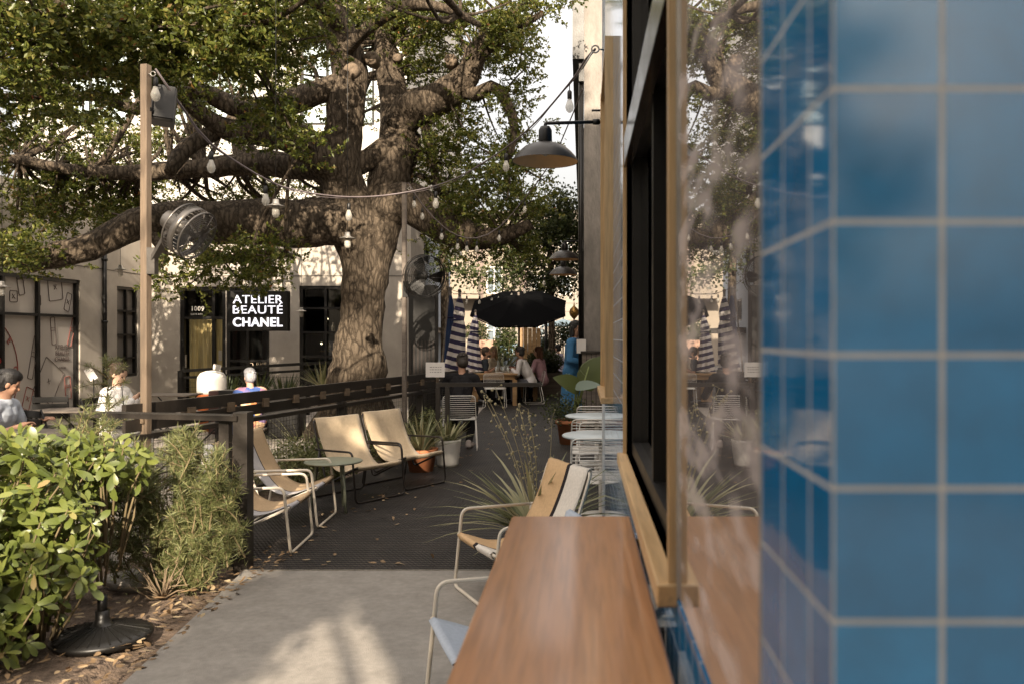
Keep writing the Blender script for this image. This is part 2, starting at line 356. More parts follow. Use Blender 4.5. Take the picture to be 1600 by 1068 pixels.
mt['white_pot'] = M('white_glazed', (.72,.69,.64), .35, var=.06)
mt['canvas'] = M('tan_canvas', (.50,.39,.26), .9, var=.12, scale=40, bump=.3, bscale=400, sheen=.2, spec=.2)
mt['umb_black'] = M('umbrella_black', (.003,.003,.0034), .95, var=.2, spec=.05)
mt['umb_navy'] = M('umbrella_navy', (.025,.045,.11), .8, var=.15, spec=.2)
mt['navy'] = M('navy_cloth', (.022,.024,.06), .85, var=.15, spec=.2)
mt['white_cloth'] = M('white_cloth', (.70,.66,.62), .85, var=.08, spec=.2)
mt['fan_metal'] = M('fan_steel', (.16,.145,.13), .32, .7, var=.3)
m_, n_, b_ = newmat('streaky_glass'); n_.nodes.remove(b_)      # plate glass with dried water marks
tc_ = coords(n_, (1, 2.6, 9), True); no_ = node(n_, 'ShaderNodeTexNoise'); no_.inputs['Scale'].default_value = 2.2; no_.inputs['Detail'].default_value = 2; n_.links.new(tc_, no_.inputs['Vector'])
df_ = node(n_, 'ShaderNodeBsdfDiffuse'); df_.inputs[0].default_value = (.62,.54,.51,1); gl_ = node(n_, 'ShaderNodeBsdfGlossy'); gl_.inputs['Roughness'].default_value = .012; fr_ = node(n_, 'ShaderNodeFresnel'); fr_.inputs[0].default_value = 1.75
dk_ = node(n_, 'ShaderNodeBsdfTransparent'); dk_.inputs[0].default_value = (.35,.37,.38,1); x1 = node(n_, 'ShaderNodeMixShader'); n_.links.new(fr_.outputs[0], x1.inputs[0]); n_.links.new(dk_.outputs[0], x1.inputs[1]); n_.links.new(gl_.outputs[0], x1.inputs[2])
x2 = node(n_, 'ShaderNodeMixShader'); n_.links.new(ramp(n_, no_.outputs[0], [(.46,(.09,)*3),(.64,(.50,)*3)]), x2.inputs[0]); n_.links.new(x1.outputs[0], x2.inputs[1]); n_.links.new(df_.outputs[0], x2.inputs[2]); n_.links.new(x2.outputs[0], n_.nodes['Material Output'].inputs[0]); mt['streaky_glass'] = m_
mt['galv'] = M('galvanised_steel', (.40,.37,.33), .38, .75, var=.25, scale=10)
mt['chain'] = M('cable_sleeve', (.16,.13,.13), .6, var=.2)
mt['bulb'] = M('bulb_glass', (.62,.58,.50), .10, var=.05, spec=.7)
_n = mt['bulb'].node_tree; _x = node(_n, 'ShaderNodeMixShader'); _x.inputs[0].default_value = .45; _t = node(_n, 'ShaderNodeBsdfTransparent'); _n.links.new(_n.nodes['Principled BSDF'].outputs[0], _x.inputs[1]); _n.links.new(_t.outputs[0], _x.inputs[2]); _n.links.new(_x.outputs[0], _n.nodes['Material Output'].inputs[0])
mt['shade_in'] = M('shade_copper_inside', (.72,.44,.20), .5, 0, var=.12)
mt['glass'] = glassmat('window_glass')
mt['dark_glass'] = glassmat('dark_glass', (.35,.38,.36), .2)
mt['room'] = M('dark_interior', (.030,.026,.022), .9, var=.4, scale=2)
mt['bark'] = barkmat()
mt['cut_wood'] = M('cut_wood', (.15,.11,.075), .9, var=.4, scale=14, bump=.5)
mt['leaf_oak'] = leafmat('oak_leaves', [(0, (.045,.065,.012)), (.45, (.098,.122,.022)), (.8, (.165,.18,.038)), (.97, (.23,.21,.055)), (1, (.20,.085,.03))], .4, .45)
mt['leaf_broad'] = leafmat('broad_leaves', [(0, (.075,.10,.022)), (.5, (.13,.16,.034)), (.93, (.23,.245,.062)), (1, (.30,.22,.09))], .35, .3, .5)
mt['leaf_fine'] = leafmat('needle_leaves', [(0, (.08,.10,.035)), (.6, (.16,.175,.065)), (1, (.30,.29,.13))], .5, .3)
mt['leaf_strap'] = leafmat('strap_leaves', [(0, (.10,.115,.05)), (.5, (.19,.195,.09)), (1, (.40,.36,.20))], .45, .25)
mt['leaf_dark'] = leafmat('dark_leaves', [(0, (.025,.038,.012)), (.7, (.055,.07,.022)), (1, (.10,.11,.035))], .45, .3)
mt['leaf_big'] = leafmat('elephant_leaves', [(0, (.08,.10,.03)), (1, (.13,.15,.05))], .4, .3)
mt['leaf_blue'] = leafmat('blue_leaves', [(0, (.17,.21,.18)), (1, (.2,.25,.2))], .4, .2)
mt['stem'] = M('plant_stems', (.16,.12,.06), .8, var=.3)
mt['dry_leaf'] = leafmat('fallen_leaves', [(0, (.16,.10,.05)), (.6, (.30,.20,.11)), (1, (.46,.36,.22))], .7, .1)
mt['tile_side'] = tilemat('blue_tile_side', 1, .6225, 1.588, .0832, .0907, .06, .14)
mt['tile_front'] = tilemat('blue_tile_front', 0, .17, 1.588, .075, .0907, .11, .09)
# ================================================================== SETTING
def sheet(name, poly, z, mat, thick=None):
    mb = MB()
    if thick: mb.prism(poly, z-thick, z)
    else: mb.add([(x, y, z) for x, y in poly], [tuple(range(len(poly)))])
    return tag(mb.build(name, mat), kind='structure')
sheet('ground', [(-300,-300),(300,-300),(300,500),(-300,500)], -.12, mt['asphalt'])
sheet('patio', [(-10.05,4.0),(-3.3,6.0),(-3.7,7.2),(-2.2,15),(-2.2,19.4),(-10.05,19.4)], -.02, mt['patio'])
sheet('pavement', [(-2.22,-7),(-2.06,3.2),(-2.33,5.725),(.17,5.725),(.17,.567),(4,.567),(4,-7)], 0, mt['concrete'], .12)
sheet('deck', [(-2.36,5.73),(.165,5.73),(.165,6.72),(1.5,6.72),(1.5,14.5),(1.5,26),(-2.6,26),(-2.0,13.6),(-2.75,9.2),(-3.15,7.0)], 0, mt['deck'], .10)
tag(MB().b2((-2.34,5.722,-.05),(.164,5.729,.006)).build('deck_edge', mt['galv']), kind='structure')
def soil_patch(name, x0, x1, y0, y1, nx, ny, amp, z, clip):
    V = []; Fs = []
    for j in range(ny+1):
        for i in range(nx+1):
            u = i/nx; v = j/ny; y = y0+(y1-y0)*v; xa, xb = clip(y); x = xa+(xb-xa)*u
            q = Vector((x*2.2, y*2.2, 3)); h = amp*(noise.noise(q)+.6*noise.noise(q*3.1)+.35*noise.noise(q*8))
            V.append((x, y, z+h-.04*(u > .97)))
    for j in range(ny):
        for i in range(nx): a = j*(nx+1)+i; Fs.append((a, a+1, a+nx+2, a+nx+1))
    return tag(MB().add(V, Fs, True).build(name, mt['soil']), kind='structure')
soil_patch('soil', 0, 0, 1.5, 6.3, 140, 130, .028, -.04, lambda y: (-9.5, (-2.06-(y-3.2)*.1 if y > 3.2 else -2.06-(3.2-y)*.015)-.005))
soil_patch('planting_bed', 0, 0, 6.3, 14.5, 30, 90, .02, -.03, lambda y: (-3.9+(y-6.3)*.19, -2.75+(y-9.2)*.17+(.0 if y > 9.2 else -.0)))

def text(name, s, size, mat, parent, Mx, ext=.006, spacing=1.0, align='LEFT', bold=0, line=1.0):
    cu = bpy.data.curves.new(name, 'FONT'); cu.body = s; cu.size = size; cu.extrude = ext; cu.space_character = spacing; cu.align_x = align; cu.offset = bold; cu.space_line = line; cu.resolution_u = 4
    to = bpy.data.objects.new(name, cu); C.objects.link(to); bpy.context.view_layer.update()
    me = bpy.data.meshes.new_from_object(to.evaluated_get(bpy.context.evaluated_depsgraph_get())); bpy.data.objects.remove(to)
    me.transform(Mx); me.materials.clear(); me.materials.append(mat); me.name = name
    o = bpy.data.objects.new(name, me); C.objects.link(o); o.parent = parent; return o
FRONT = Matrix(((1,0,0),(0,0,-1),(0,1,0))).to_4x4()          # reads facing -Y
RIGHTW = Matrix(((0,0,1),(1,0,0),(0,1,0))).to_4x4()          # reads facing +X

def holewall(mb, O, U, N, u0, u1, v0, v1, holes, depth):
    O = Vector(O); U = Vector(U); N = Vector(N); V = Vector((0,0,1))
    us = sorted({u0, u1, *[h[0] for h in holes], *[h[1] for h in holes]}); vs = sorted({v0, v1, *[h[2] for h in holes], *[h[3] for h in holes]})
    flip = U.cross(V).dot(N) < 0
    def q(a, b, c, d): mb.quad(*((a, d, c, b) if flip else (a, b, c, d)))
    pt = lambda u, v, d=0: O+U*u+V*v-N*d
    for i in range(len(us)-1):
        for j in range(len(vs)-1):
            cu = (us[i]+us[i+1])/2; cv = (vs[j]+vs[j+1])/2
            if any(h[0] < cu < h[1] and h[2] < cv < h[3] for h in holes): continue
            q(pt(us[i], vs[j]), pt(us[i+1], vs[j]), pt(us[i+1], vs[j+1]), pt(us[i], vs[j+1]))
    for a, b, c, d in holes:
        q(pt(a, c), pt(b, c), pt(b, c, depth), pt(a, c, depth)); q(pt(a, d, depth), pt(b, d, depth), pt(b, d), pt(a, d))
        q(pt(a, c, depth), pt(a, d, depth), pt(a, d), pt(a, c)); q(pt(b, c), pt(b, d), pt(b, d, depth), pt(b, c, depth))
def frame_on(O, U, N, rect, bars_u, bars_v, w, d0, d1, mat, name, parent):   # window frame with mullions
    O = Vector(O); U = Vector(U); N = Vector(N); V = Vector((0,0,1)); mb = MB(); a, b, c, d = rect
    rot = Matrix((U, V, N)).transposed()
    def bx(ua, ub, va, vb, da, db): mb.box(O+U*(ua+ub)/2+V*(va+vb)/2-N*(da+db)/2, (ub-ua, vb-va, abs(db-da)), rot)
    bx(a, a+w, c, d, d0, d1); bx(b-w, b, c, d, d0, d1); bx(a+w, b-w, c, c+w, d0, d1); bx(a+w, b-w, d-w, d, d0, d1)
    for u in bars_u: bx(u-w*.4, u+w*.4, c+w, d-w, d0+.004, d1-.004)
    for v in bars_v: bx(a+w, b-w, v-w*.35, v+w*.35, d0+.007, d1-.007)
    return mb.build(name, mat, parent)
def pane_on(O, U, N, rect, dep, mat, name, parent):
    O = Vector(O); U = Vector(U); N = Vector(N); V = Vector((0,0,1)); a, b, c, d = rect; p = lambda u, v: O+U*u+V*v-N*dep
    return MB().quad(p(a, c), p(b, c), p(b, d), p(a, d)).build(name, mat, parent)

# ------------------------------------------------------------------ tiled cafe building on the right
WX = .17
tb = thing('cafe_building', 'cafe corner clad in glossy blue tiles with wooden framed windows and a serving hatch', 'building', (0,0,0))
m = MB(); holewall(m, (WX, 0, 0), (0,1,0), (-1,0,0), .567, 6.7, 0, 4.6, [(.792, 1.495, 1.13, 4.3), (1.53, 3.2, 1.155, 3.34), (4.62, 5.7, 1.27, 3.22)], .16)
m.build('side_wall', mt['tile_side'], tb)
m = MB(); holewall(m, (0, .567, 0), (1,0,0), (0,-1,0), WX, 4, 0, 4.6, [], .1); m.build('front_wall', mt['tile_front'], tb)
m = MB(); m.b2((WX+.002, 6.702, 0), (4, 6.75, 4.6)); m.build('end_wall', mt['white_wall'], tb)
m = MB(); m.b2((WX-.012, 6.685, 0), (WX+.03, 6.70, 4.6)); m.build('corner_trim', mt['white_metal'], tb)
m = MB(); m.b2((WX, .567, 4.6), (4, 6.75, 4.7)); m.build('roof', mt['grey_wood'], tb)
m = MB()                                             # dark room behind the windows
for a, b in (((2.6,.7,0),(2.65,6.6,3.6)), ((.34,.7,0),(2.6,.75,3.6)), ((.34,6.5,0),(2.6,6.55,3.6)), ((.34,.75,3.5),(2.6,6.5,3.55)), ((.34,.75,.02),(2.6,6.5,.06))): m.b2(a, b)
m.build('interior', mt['room'], tb)
def cafe_window(rect, trim_out, bars_u, bars_v, label, sill_h):
    a, b, c, d = rect; O = (WX, 0, 0); U = (0,1,0); N = (-1,0,0)
    f = frame_on(O, U, N, rect, bars_u, bars_v, .05, .02, .085, mt['black_metal'], 'window', tb); tag(f, label)
    m = MB(); t = trim_out; w = .045
    m.b2((WX-t, a-.022, c), (WX+.05, a+.0, d+w)); m.b2((WX-t, b, c), (WX+.05, b+.022, d+w)); m.b2((WX-t+.002, a, d), (WX+.05, b, d+w-.003)); m.build('trim', mt['trim_wood'], f)
    m = MB(); m.b2((WX-t-.022, a-.03, c-sill_h), (WX+.12, b+.03, c), .004); m.build('sill', mt['sill_wood'], f)
    return f
f0 = pane_on((WX,0,0), (0,1,0), (-1,0,0), (.796, 1.491, 1.134, 4.296), .003, mt['streaky_glass'], 'window', tb); tag(f0, 'streaky fixed pane of mirror like glass set flush in the tiles')
m = MB(); [m.b2((WX-.001, a, 1.131), (WX+.03, b, 4.299)) for a, b in ((.7925,.7955),(1.4915,1.4945))]; m.build('frame', mt['galv'], f0)
f1 = cafe_window((1.53, 3.2, 1.155, 3.34), .014, [2.3], [2.30], 'serving window with black sliding sash and thin wooden trim', .042)
pane_on((WX,0,0), (0,1,0), (-1,0,0), (2.34, 3.15, 1.2, 2.27), .05, mt['glass'], 'pane', f1)
pane_on((WX,0,0), (0,1,0), (-1,0,0), (1.58, 3.15, 2.33, 3.29), .05, mt['glass'], 'pane', f1)
m = MB(); m.b2((WX-.012, 1.535, 2.25), (WX+.018, 3.19, 2.36)); m.build('mid_rail', M('dark_bronze_rail', (.06,.045,.035), .18, .5, spec=.6), f1)
m = MB(); m.b2((WX+.09, 2.2, 1.21), (WX+.13, 2.26, 2.24)); m.b2((WX+.09, 1.6, 1.21), (WX+.13, 1.65, 2.24)); m.b2((WX+.09,1.6,1.16), (WX+.13,2.26,1.21)); m.b2((WX+.09,1.6,2.2),(WX+.13,2.26,2.245)); m.build('sash', mt['black_metal'], f1)
m = MB(); m.b2((WX+.056, 2.95, 1.45), (WX+.06, 3.12, 1.75)); m.build('paper_notice', M('pinkish_paper', (.62,.5,.46), .8), f1)
f2 = cafe_window((4.62, 5.7, 1.27, 3.22), .046, [], [2.3], 'narrow second window boxed in deep wooden trim', .035)
pane_on((WX,0,0), (0,1,0), (-1,0,0), (4.67, 5.65, 1.32, 3.17), .05, mt['dark_glass'], 'pane', f2)

# counter under the hatch
ct = thing('bar_counter', 'long varnished wooden counter shelf running below the serving window', 'counter', (0,0,0))
m = MB(); m.b2((-.218, .62, 1.008), (.148, 2.57, 1.05), .006); m.build('counter_top', mt['counter'], ct)
for y in (.9, 1.7, 2.45):
    m = MB(); m.b2((-.12, y-.012, .965), (.168, y+.012, 1.006)); m.b2((.145, y-.0125, .74), (.168, y+.0125, .964)); m.bar((-.1, y, .975), (.15, y, .76), .02, .02, (0,1,0)); m.build('bracket', mt['black_metal'], ct)

# ------------------------------------------------------------------ concrete building further along
pb = thing('concrete_building', 'grey board marked concrete pier with dark fascia beyond the blue tiles', 'building', (0,0,0))
m = MB(); m.b2((.03, 14.5, 0), (3.5, 15.4, 9)); m.build('pier', mt['pillar'], pb)
m = MB(); m.b2((.1, 15.4, 0), (3.5, 34, 8.6)); m.build('wall', mt['stucco'], pb)
m = MB(); m.b2((-.17, 14.2, 6.35), (.028, 34, 10)); m.b2((-.06, 14.3, 6.0), (.027, 33.9, 6.34)); m.build('fascia', mt['black_metal'], pb)
m = MB(); m.tube([(-.035, 14.42, 1.0), (-.035, 14.42, 6.0)], .035); m.b2((-.06, 14.40, 3.1), (.02, 14.49, 3.3)); m.tube([(.01, 14.46, 1.2), (.01, 14.46, 6.0)], .014); m.build('drain_pipe', mt['black_metal'], pb)
m = MB(); m.b2((1.3, 6.76, 0), (1.45, 14.49, 5)); m.build('recessed_wall', mt['stucco'], pb)
for k in range(5): m = MB(); m.b2((-.075, 17.5+3*k, 1.0), (.098, 17.7+3*k, 6.0)); m.build('pilaster', mt['pillar'], pb)

# ------------------------------------------------------------------ shop building at the back left
sb = thing('shop_building', 'beige stucco shop with black framed windows and decorated frosted glass behind the oak', 'building', (0,0,0))
XL, YF = -10.05, 19.4
wW = [(11.6, 16.65, .10, 2.74), (17.97, 18.82, .74, 2.71)]
m = MB(); holewall(m, (XL,0,0), (0,1,0), (1,0,0), 6, YF, -.1, 4.4, wW, .2)
fW = [(-9.39, -8.32, 0.0, 2.78), (-8.30, -7.30, 0.35, 2.78), (-6.6, -5.25, .45, 2.80)]
holewall(m, (0,YF,0), (1,0,0), (0,-1,0), XL, -4.0, -.1, 4.4, fW, .2)
m.quad((-4.0,YF,-.1), (-4.0,21,-.1), (-4.0,21,4.4), (-4.0,YF,4.4)); m.quad((XL,6,4.4),(-4,6,4.4),(-4,6,4.4),(XL,6,4.4)); m.build('wall', mt['stucco'], sb)
m = MB(); m.quad((-14,6,4.4), (XL,6,4.4), (XL,YF,4.4), (-14,YF,4.4)); m.quad((-14,YF,4.401), (-4,YF,4.401), (-4,21,4.401), (-14,21,4.401)); m.build('roof', mt['asphalt'], sb)
m = MB(); m.b2((XL+.001, 6, 3.02), (XL+.006, YF, 3.035)); m.b2((XL, YF-.006, 3.02), (-4, YF-.001, 3.035)); m.build('wall_joint', mt['rail'], sb)
m = MB(); holewall(m, (0,20.6,0), (1,0,0), (0,-1,0), -14, -4.35, 4.41, 13, [(-7.0,-5.15,6.85,9.0), (-10.2,-8.2,6.85,9.0), (-12.8,-11.2,6.85,9.0)], .2)
m.quad((-4.35,20.6,4.41), (-4.35,30,4.41), (-4.35,30,13), (-4.35,20.6,13)); m.build('upper_wall', mt['white_wall'], sb)
for a, b in ((-7.0,-5.15), (-10.2,-8.2), (-12.8,-11.2)):
    f = frame_on((0,20.6,0), (1,0,0), (0,-1,0), (a, b, 6.85, 9.0), [a+(b-a)*.36], [7.52], .07, .04, .1, mt['black_metal'], 'window', sb)
    pane_on((0,20.6,0), (1,0,0), (0,-1,0), (a, b, 6.85, 9.0), .11, M('sky_reflection_pane', (.42,.50,.52), .2, spec=.8, var=.05), 'pane', f)  # pale blue of the reflected sky is put into the pane colour
# display windows of the wing, film covered
film = M('frosted_film', (.47,.43,.39), .55, var=.06, scale=1.5)
ink = M('sketch_ink', (.13,.10,.09), .8); red = M('red_ink', (.34,.03,.025), .7); redline = M('red_sketch_ink', (.30,.09,.07), .8)
f = frame_on((XL,0,0), (0,1,0), (1,0,0), wW[0], [13.1, 14.5, 15.45], [2.02], .07, .03, .12, mt['black_metal'], 'window', sb); tag(f, 'wide shop window covered in frosted film with sketches')
pane_on((XL,0,0), (0,1,0), (1,0,0), wW[0], .10, film, 'pane', f)
def onwing(px, py, X=-10.135):
    z = -X*F/(910-px); return z, 1.6-(py-527)*z/F
def sketch(px, py, w, h, ang, mat, extra=()):
    y, z = onwing(px, py); ca, sa = math.cos(R(ang)), math.sin(R(ang)); mb = MB()
    T = lambda u, v: (-10.143, y+(u*ca-v*sa), z+(u*sa+v*ca))
    mb.tube(rounded([T(-w/2,-h/2), T(w/2,-h/2), T(w/2,h/2), T(-w/2,h/2)], .03, 3, True), .0065, 4, closed=True)
    for e in extra:
        if e == 'mid': mb.tube([T(-w/2, .02*h), T(w/2, .02*h)], .006, 4); mb.tube([T(-w*.42, .12*h), T(w*.42, .12*h)], .005, 4)
        if e == 'dot': mb.tube([T(-.04, -.04), T(.04, .04)], .005, 4); mb.tube([T(-.04, .04), T(.04, -.04)], .005, 4)
        if e == 'top': mb.tube([T(-w*.3, h/2), T(-w*.3, h*.62), T(w*.3, h*.62), T(w*.3, h/2)], .006, 4)
    mb.build('sketch', mat, f)
for a in ((32,437,.16,.55,12,ink,('mid',)), (87,449,.42,.5,8,ink,('dot',)), (107,472,.16,.36,-18,ink,('dot',)), (22,463,.2,.2,0,ink,('dot',)),
          (84,517,.13,.52,6,ink,('mid',)), (113,518,.12,.60,-18,redline,('mid',)), (53,558,.14,.80,-14,ink,('mid',)), (77,595,.62,.72,-32,ink,('dot',)),
          (107,605,.18,.44,6,redline,('mid',)), (44,622,.2,.40,-20,redline,('dot',)), (61,469,.12,.2,4,ink,())): sketch(*a)
mb = MB(); cy, cz = onwing(-25, 585)
mb.tube([(-10.143, cy+.86*math.sin(a), cz+1.0*math.cos(a)) for a in np.linspace(0, math.pi, 24)], .0075, 4); mb.build('sketch', redline, f)
for k, ch in enumerate('E CHAN'):
    a = R(52+k*17); Mx = Matrix.Translation((-10.14, cy+.74*math.sin(a), cz+.87*math.cos(a))) @ Matrix.Rotation(-(a+0), 4, 'X') @ RIGHTW
    if ch != ' ': text('lettering', ch, .17, redline, f, Mx, .002, align='CENTER', bold=.003)
mb = MB(); mb.tube([(-10.14, cy+.10+.36*math.sin(a), cz+.04+.30*math.cos(a)) for a in np.linspace(.6, 2.6, 14)], .035, 6); mb.build('red_logo', red, f)
y, z = onwing(98, 545)
text('lettering', 'ATELIER\nBEAUTÉ\nCHANEL', .115, ink, f, Matrix.Translation((-10.14, y, z)) @ RIGHTW, .002, 1.1, 'CENTER', .002)
text('lettering', 'AUSTIN', .06, ink, f, Matrix.Translation((-10.14, y, z-.38)) @ RIGHTW, .002, 1.1, 'CENTER')
f = frame_on((XL,0,0), (0,1,0), (1,0,0), wW[1], [18.42], [1.15, 1.66, 2.18], .06, .03, .12, mt['black_metal'], 'window', sb); tag(f, 'tall narrow window with dim grey blinds')
pane_on((XL,0,0), (0,1,0), (1,0,0), wW[1], .1, M('dim_blind', (.15,.135,.12), .4, var=.1), 'pane', f)
# front: door, side window, right window
glow = M('glowing_gold_curtain', (.36,.25,.10), .7, var=.5, scale=4, stretch=(4,1,.3), emis=.09)  # cloth glows by itself, standing in for light inside the shop
O, U, N = (0,YF,0), (1,0,0), (0,-1,0)
f = frame_on(O, U, N, fW[0], [-8.62], [2.06], .09, .03, .13, mt['black_metal'], 'door', sb); tag(f, 'glazed black door with a self glowing gold curtain behind')
pane_on(O, U, N, (fW[0][0], fW[0][1], .0, 2.78), .14, mt['glass'], 'pane', f)
m = MB(); m.b2((-9.3,19.7,.0), (-8.38,19.74,2.02))
for k in range(9): m.tube([(-9.25+k*.1,19.68,.02), (-9.25+k*.1,19.68,2.0)], .035, 6)
m.build('curtain', glow, f)
m = MB(); m.b2((-9.25, 19.36, .9), (-9.22, 19.40, 1.2)); m.b2((-8.53, 19.5, 1.06), (-8.45, 19.505, 1.3)); m.build('handle', mt['galv'], f)
text('lettering', '1009', .15, mt['white_metal'], f, Matrix.Translation((-9.19, 19.515, 2.22)) @ FRONT, .003, 1.1, bold=.003)
text('lettering', 'SUITE 0.00', .06, mt['white_metal'], f, Matrix.Translation((-9.19, 19.515, 2.12)) @ FRONT, .003, 1.05)
f = frame_on(O, U, N, fW[1], [-7.82], [1.06, 2.06], .07, .03, .12, mt['black_metal'], 'window', sb)
pane_on(O, U, N, fW[1], .1, mt['glass'], 'pane', f)
m = MB(); m.b2((-7.56,19.95,.9), (-7.38,19.99,2.05)); m.build('curtain', glow, f)
text('lettering', 'JO RKS', .14, M('pale_lettering', (.55,.45,.33), .6), f, Matrix.Translation((-7.86, 19.49, .92)) @ FRONT, .002, 1.1)
f = frame_on(O, U, N, fW[2], [-6.0], [1.16, 1.72, 2.28], .07, .03, .12, mt['black_metal'], 'window', sb); tag(f, 'tall gridded window right of the blade sign')
pane_on(O, U, N, fW[2], .1, mt['glass'], 'pane', f)
m = MB(); m.b2((-13.5,21.6,-.1), (-4.1,21.65,4.2)); m.b2((-13.5,19.7,-.1),(-13.45,21.6,4.2)); m.b2((-13.5,19.62,-.1),(-10.1,19.68,4.2)); m.b2((-13.4,19.69,-.08),(-4.1,21.59,-.04)); m.b2((-7.22,19.62,0),(-7.18,21.6,3)); m.b2((-8.35,19.75,0), (-8.31,21.6,3)); m.b2((-13.4,19.7,3.0),(-4.1,21.59,3.04)); m.build('interior', mt['room'], sb)
wl = M('warm_display_light', (1,.75,.45), .5, emis=2.5)
for x, z in ((-6.25,2.05),(-5.75,2.05),(-5.5,1.4),(-6.4,1.45),(-7.95,2.4),(-7.5,1.95)):
    MB().ball((x, 20.4, z), .022, 8).build('display_lamp', wl, sb)
m = MB()
for k in range(3): m.b2((-6.5, 20.6, .8+.45*k), (-5.4, 20.9, .83+.45*k))
for k in range(10): m.lathe([(.05,0),(.05,.14),(.02,.18),(.02,.24)], (-6.4+.1*k, 20.7, .83+.45*(k % 3)), 8)
m.build('display_shelf', M('display_goods', (.42,.36,.30), .4, var=.4, scale=20), sb)
m = MB(); m.tube([(-10.0, 17.42, 0), (-10.0, 17.42, 4.4)], .045); [m.tube([(-10.0,17.42,z),(-10.0,17.42,z+.05)], .06) for z in (.6,1.9,3.2)]; m.build('drain_pipe', mt['black_metal'], sb)

# blade sign
c = P(404.5, 486, 18.2); sg = thing('hanging_sign', 'black rectangular blade sign with glowing white capital letters', 'sign', (c.x, 18.2, c.z))
m = MB(); m.box((0,0,0), (1.33,.14,.87), None, .01); m.box((0,-.073,0), (1.27,.006,.81)); m.build('sign_box', mt['black_metal'], sg)
sign_white = M('lit_letters', (.85,.82,.88), .5, emis=.6, var=.02)
for k, (s, zz) in enumerate((('ATELIER', .165), ('BEAUTÉ', -.06), ('CHANEL', -.335))):
    o = text('lettering', s, .255 if k < 2 else .27, sign_white, sg, Matrix.Translation((0,-.085, zz)) @ FRONT, .012, 1.06, 'LEFT', .006 if k == 2 else .0)
    xs = [v.co.x for v in o.data.vertices]; a, b = min(xs), max(xs)
    for v in o.data.vertices: v.co.x = -.53+(v.co.x-a)/(b-a)*1.08
m = MB(); m.tube([(-.5,0,.435), (-.5,0,1.3)], .012, 6); m.tube([(.52,0,.435), (.52,0,1.3)], .012, 6); m.bar((-.6,0,1.3), (.62,0,1.3), .04, .04); m.bar((-.5,0,1.3), (-.5,1.2,1.3), .04, .04); m.bar((.52,0,1.3), (.52,1.2,1.3), .04, .04); m.build('bracket', mt['black_metal'], sg)

# pale blue-white building right of the trunk
wb = thing('white_building', 'tall cool white rendered building glimpsed right of the oak trunk', 'building', (0,0,0))
hs = [(27.0,29.3,4.15,4.85), (30.0,31.0,2.2,3.0), (23.0,24.4,4.15,4.85), (31.3,32.8,4.15,4.85)]
m = MB(); holewall(m, (-5.4,0,0), (0,1,0), (1,0,0), 21.6, 34, -.1, 9.8, hs, .15); m.quad((-9,21.6,-.1),(-5.4,21.6,-.1),(-5.4,21.6,9.8),(-9,21.6,9.8)); m.quad((-5.4,34,-.1),(-9,34,-.1),(-9,34,9.8),(-5.4,34,9.8)); m.build('wall', mt['blue_white_wall'], wb)
m = MB(); m.b2((-9.1,21.5,9.8), (-5.3,34.1,9.95)); m.build('roof', mt['asphalt'], wb)
for h in hs:
    f = frame_on((-5.4,0,0), (0,1,0), (1,0,0), h, [(h[0]+h[1])/2], [], .06, .03, .09, mt['black_metal'], 'window', wb); pane_on((-5.4,0,0), (0,1,0), (1,0,0), h, .1, mt['dark_frame'], 'pane', f)
m = MB(); m.b2((-5.39,29.2,1.75), (-4.7,33.0,1.95)); m.build('awning', mt['dark_frame'], wb)

# far apartments across the street
apt_m = M('cream_siding', (.25,.21,.165), .9, var=.06, scale=2); apt_p = M('pinkish_render', (.19,.145,.125), .9, var=.07); apt_w = M('pale_siding', (.25,.225,.19), .9, var=.05)
dwin = M('far_window_glass', (.16,.19,.21), .15, spec=.8)
def apartment(label, x0, x1, Y, H, mat, wins, strips, sid):
    t = thing('apartment_building', label, 'building', (0,0,0))
    hs = [(a, b, c, d) for a, b, c, d in wins]
    m = MB(); holewall(m, (0,Y,0), (1,0,0), (0,-1,0), x0, x1, -.12, H, hs, .15); m.quad((x1,Y,-.12),(x1,Y+14,-.12),(x1,Y+14,H),(x1,Y,H)); m.quad((x0,Y+14,-.12),(x0,Y,-.12),(x0,Y,H),(x0,Y+14,H)); m.build('wall', mat, t)
    m = MB(); m.b2((x0-.2,Y-.25,H), (x1+.2,Y+14.2,H+.25)); m.build('roof', mt['grey_wood'], t)
    if sid:
        m = MB()
        for k in range(int(H/.55)): m.b2((x0, Y-.012, .5+.55*k), (x1, Y-.002, .53+.55*k))
        m.build('siding', apt_p, t)
    for a, b in strips:
        m = MB(); m.b2((a, Y-.2, 0), (b, Y-.003, H-.02)); m.build('bay', apt_p, t)
    for h in hs:
        f = frame_on((0,Y,0), (1,0,0), (0,-1,0), h, [(h[0]+h[1])/2], [(h[2]+h[3])/2] if h[3]-h[2] > 1.3 else [], .1, -.04, .08, mt['white_cloth'], 'window', t); pane_on((0,Y,0), (1,0,0), (0,-1,0), h, .1, dwin, 'pane', f)
    return t
t = apartment('cream apartment block with boxed balcony beyond the black umbrella', -10.2, -4.4, 52, 9.2, apt_m, [(-9.6,-8.6,2.4,4.0), (-6.0,-5.0,4.3,6.0), (-6.0,-5.0,1.2,2.9), (-9.6,-8.6,5.4,7.0)], [(-6.6,-6.2)], False)
m = MB(); m.b2((-7.9,50.6,4.25), (-6.35,51.99,5.35)); m.b2((-7.95,50.5,3.95),(-6.3,51.98,4.2)); m.build('balcony', apt_m, t)
apartment('pale sided apartment block behind the far trees on the right', -4.35, 2.6, 54, 9.6, apt_w, [(-1.55,-.7,4.35,5.6), (-3.2,-2.4,3.7,5.6), (-1.5,-.7,1.3,2.3), (-3.2,-2.4,1.0,2.4), (-1.55,-.7,7,8.4)], [(-4.1,-3.6), (-2.2,-1.9)], True)

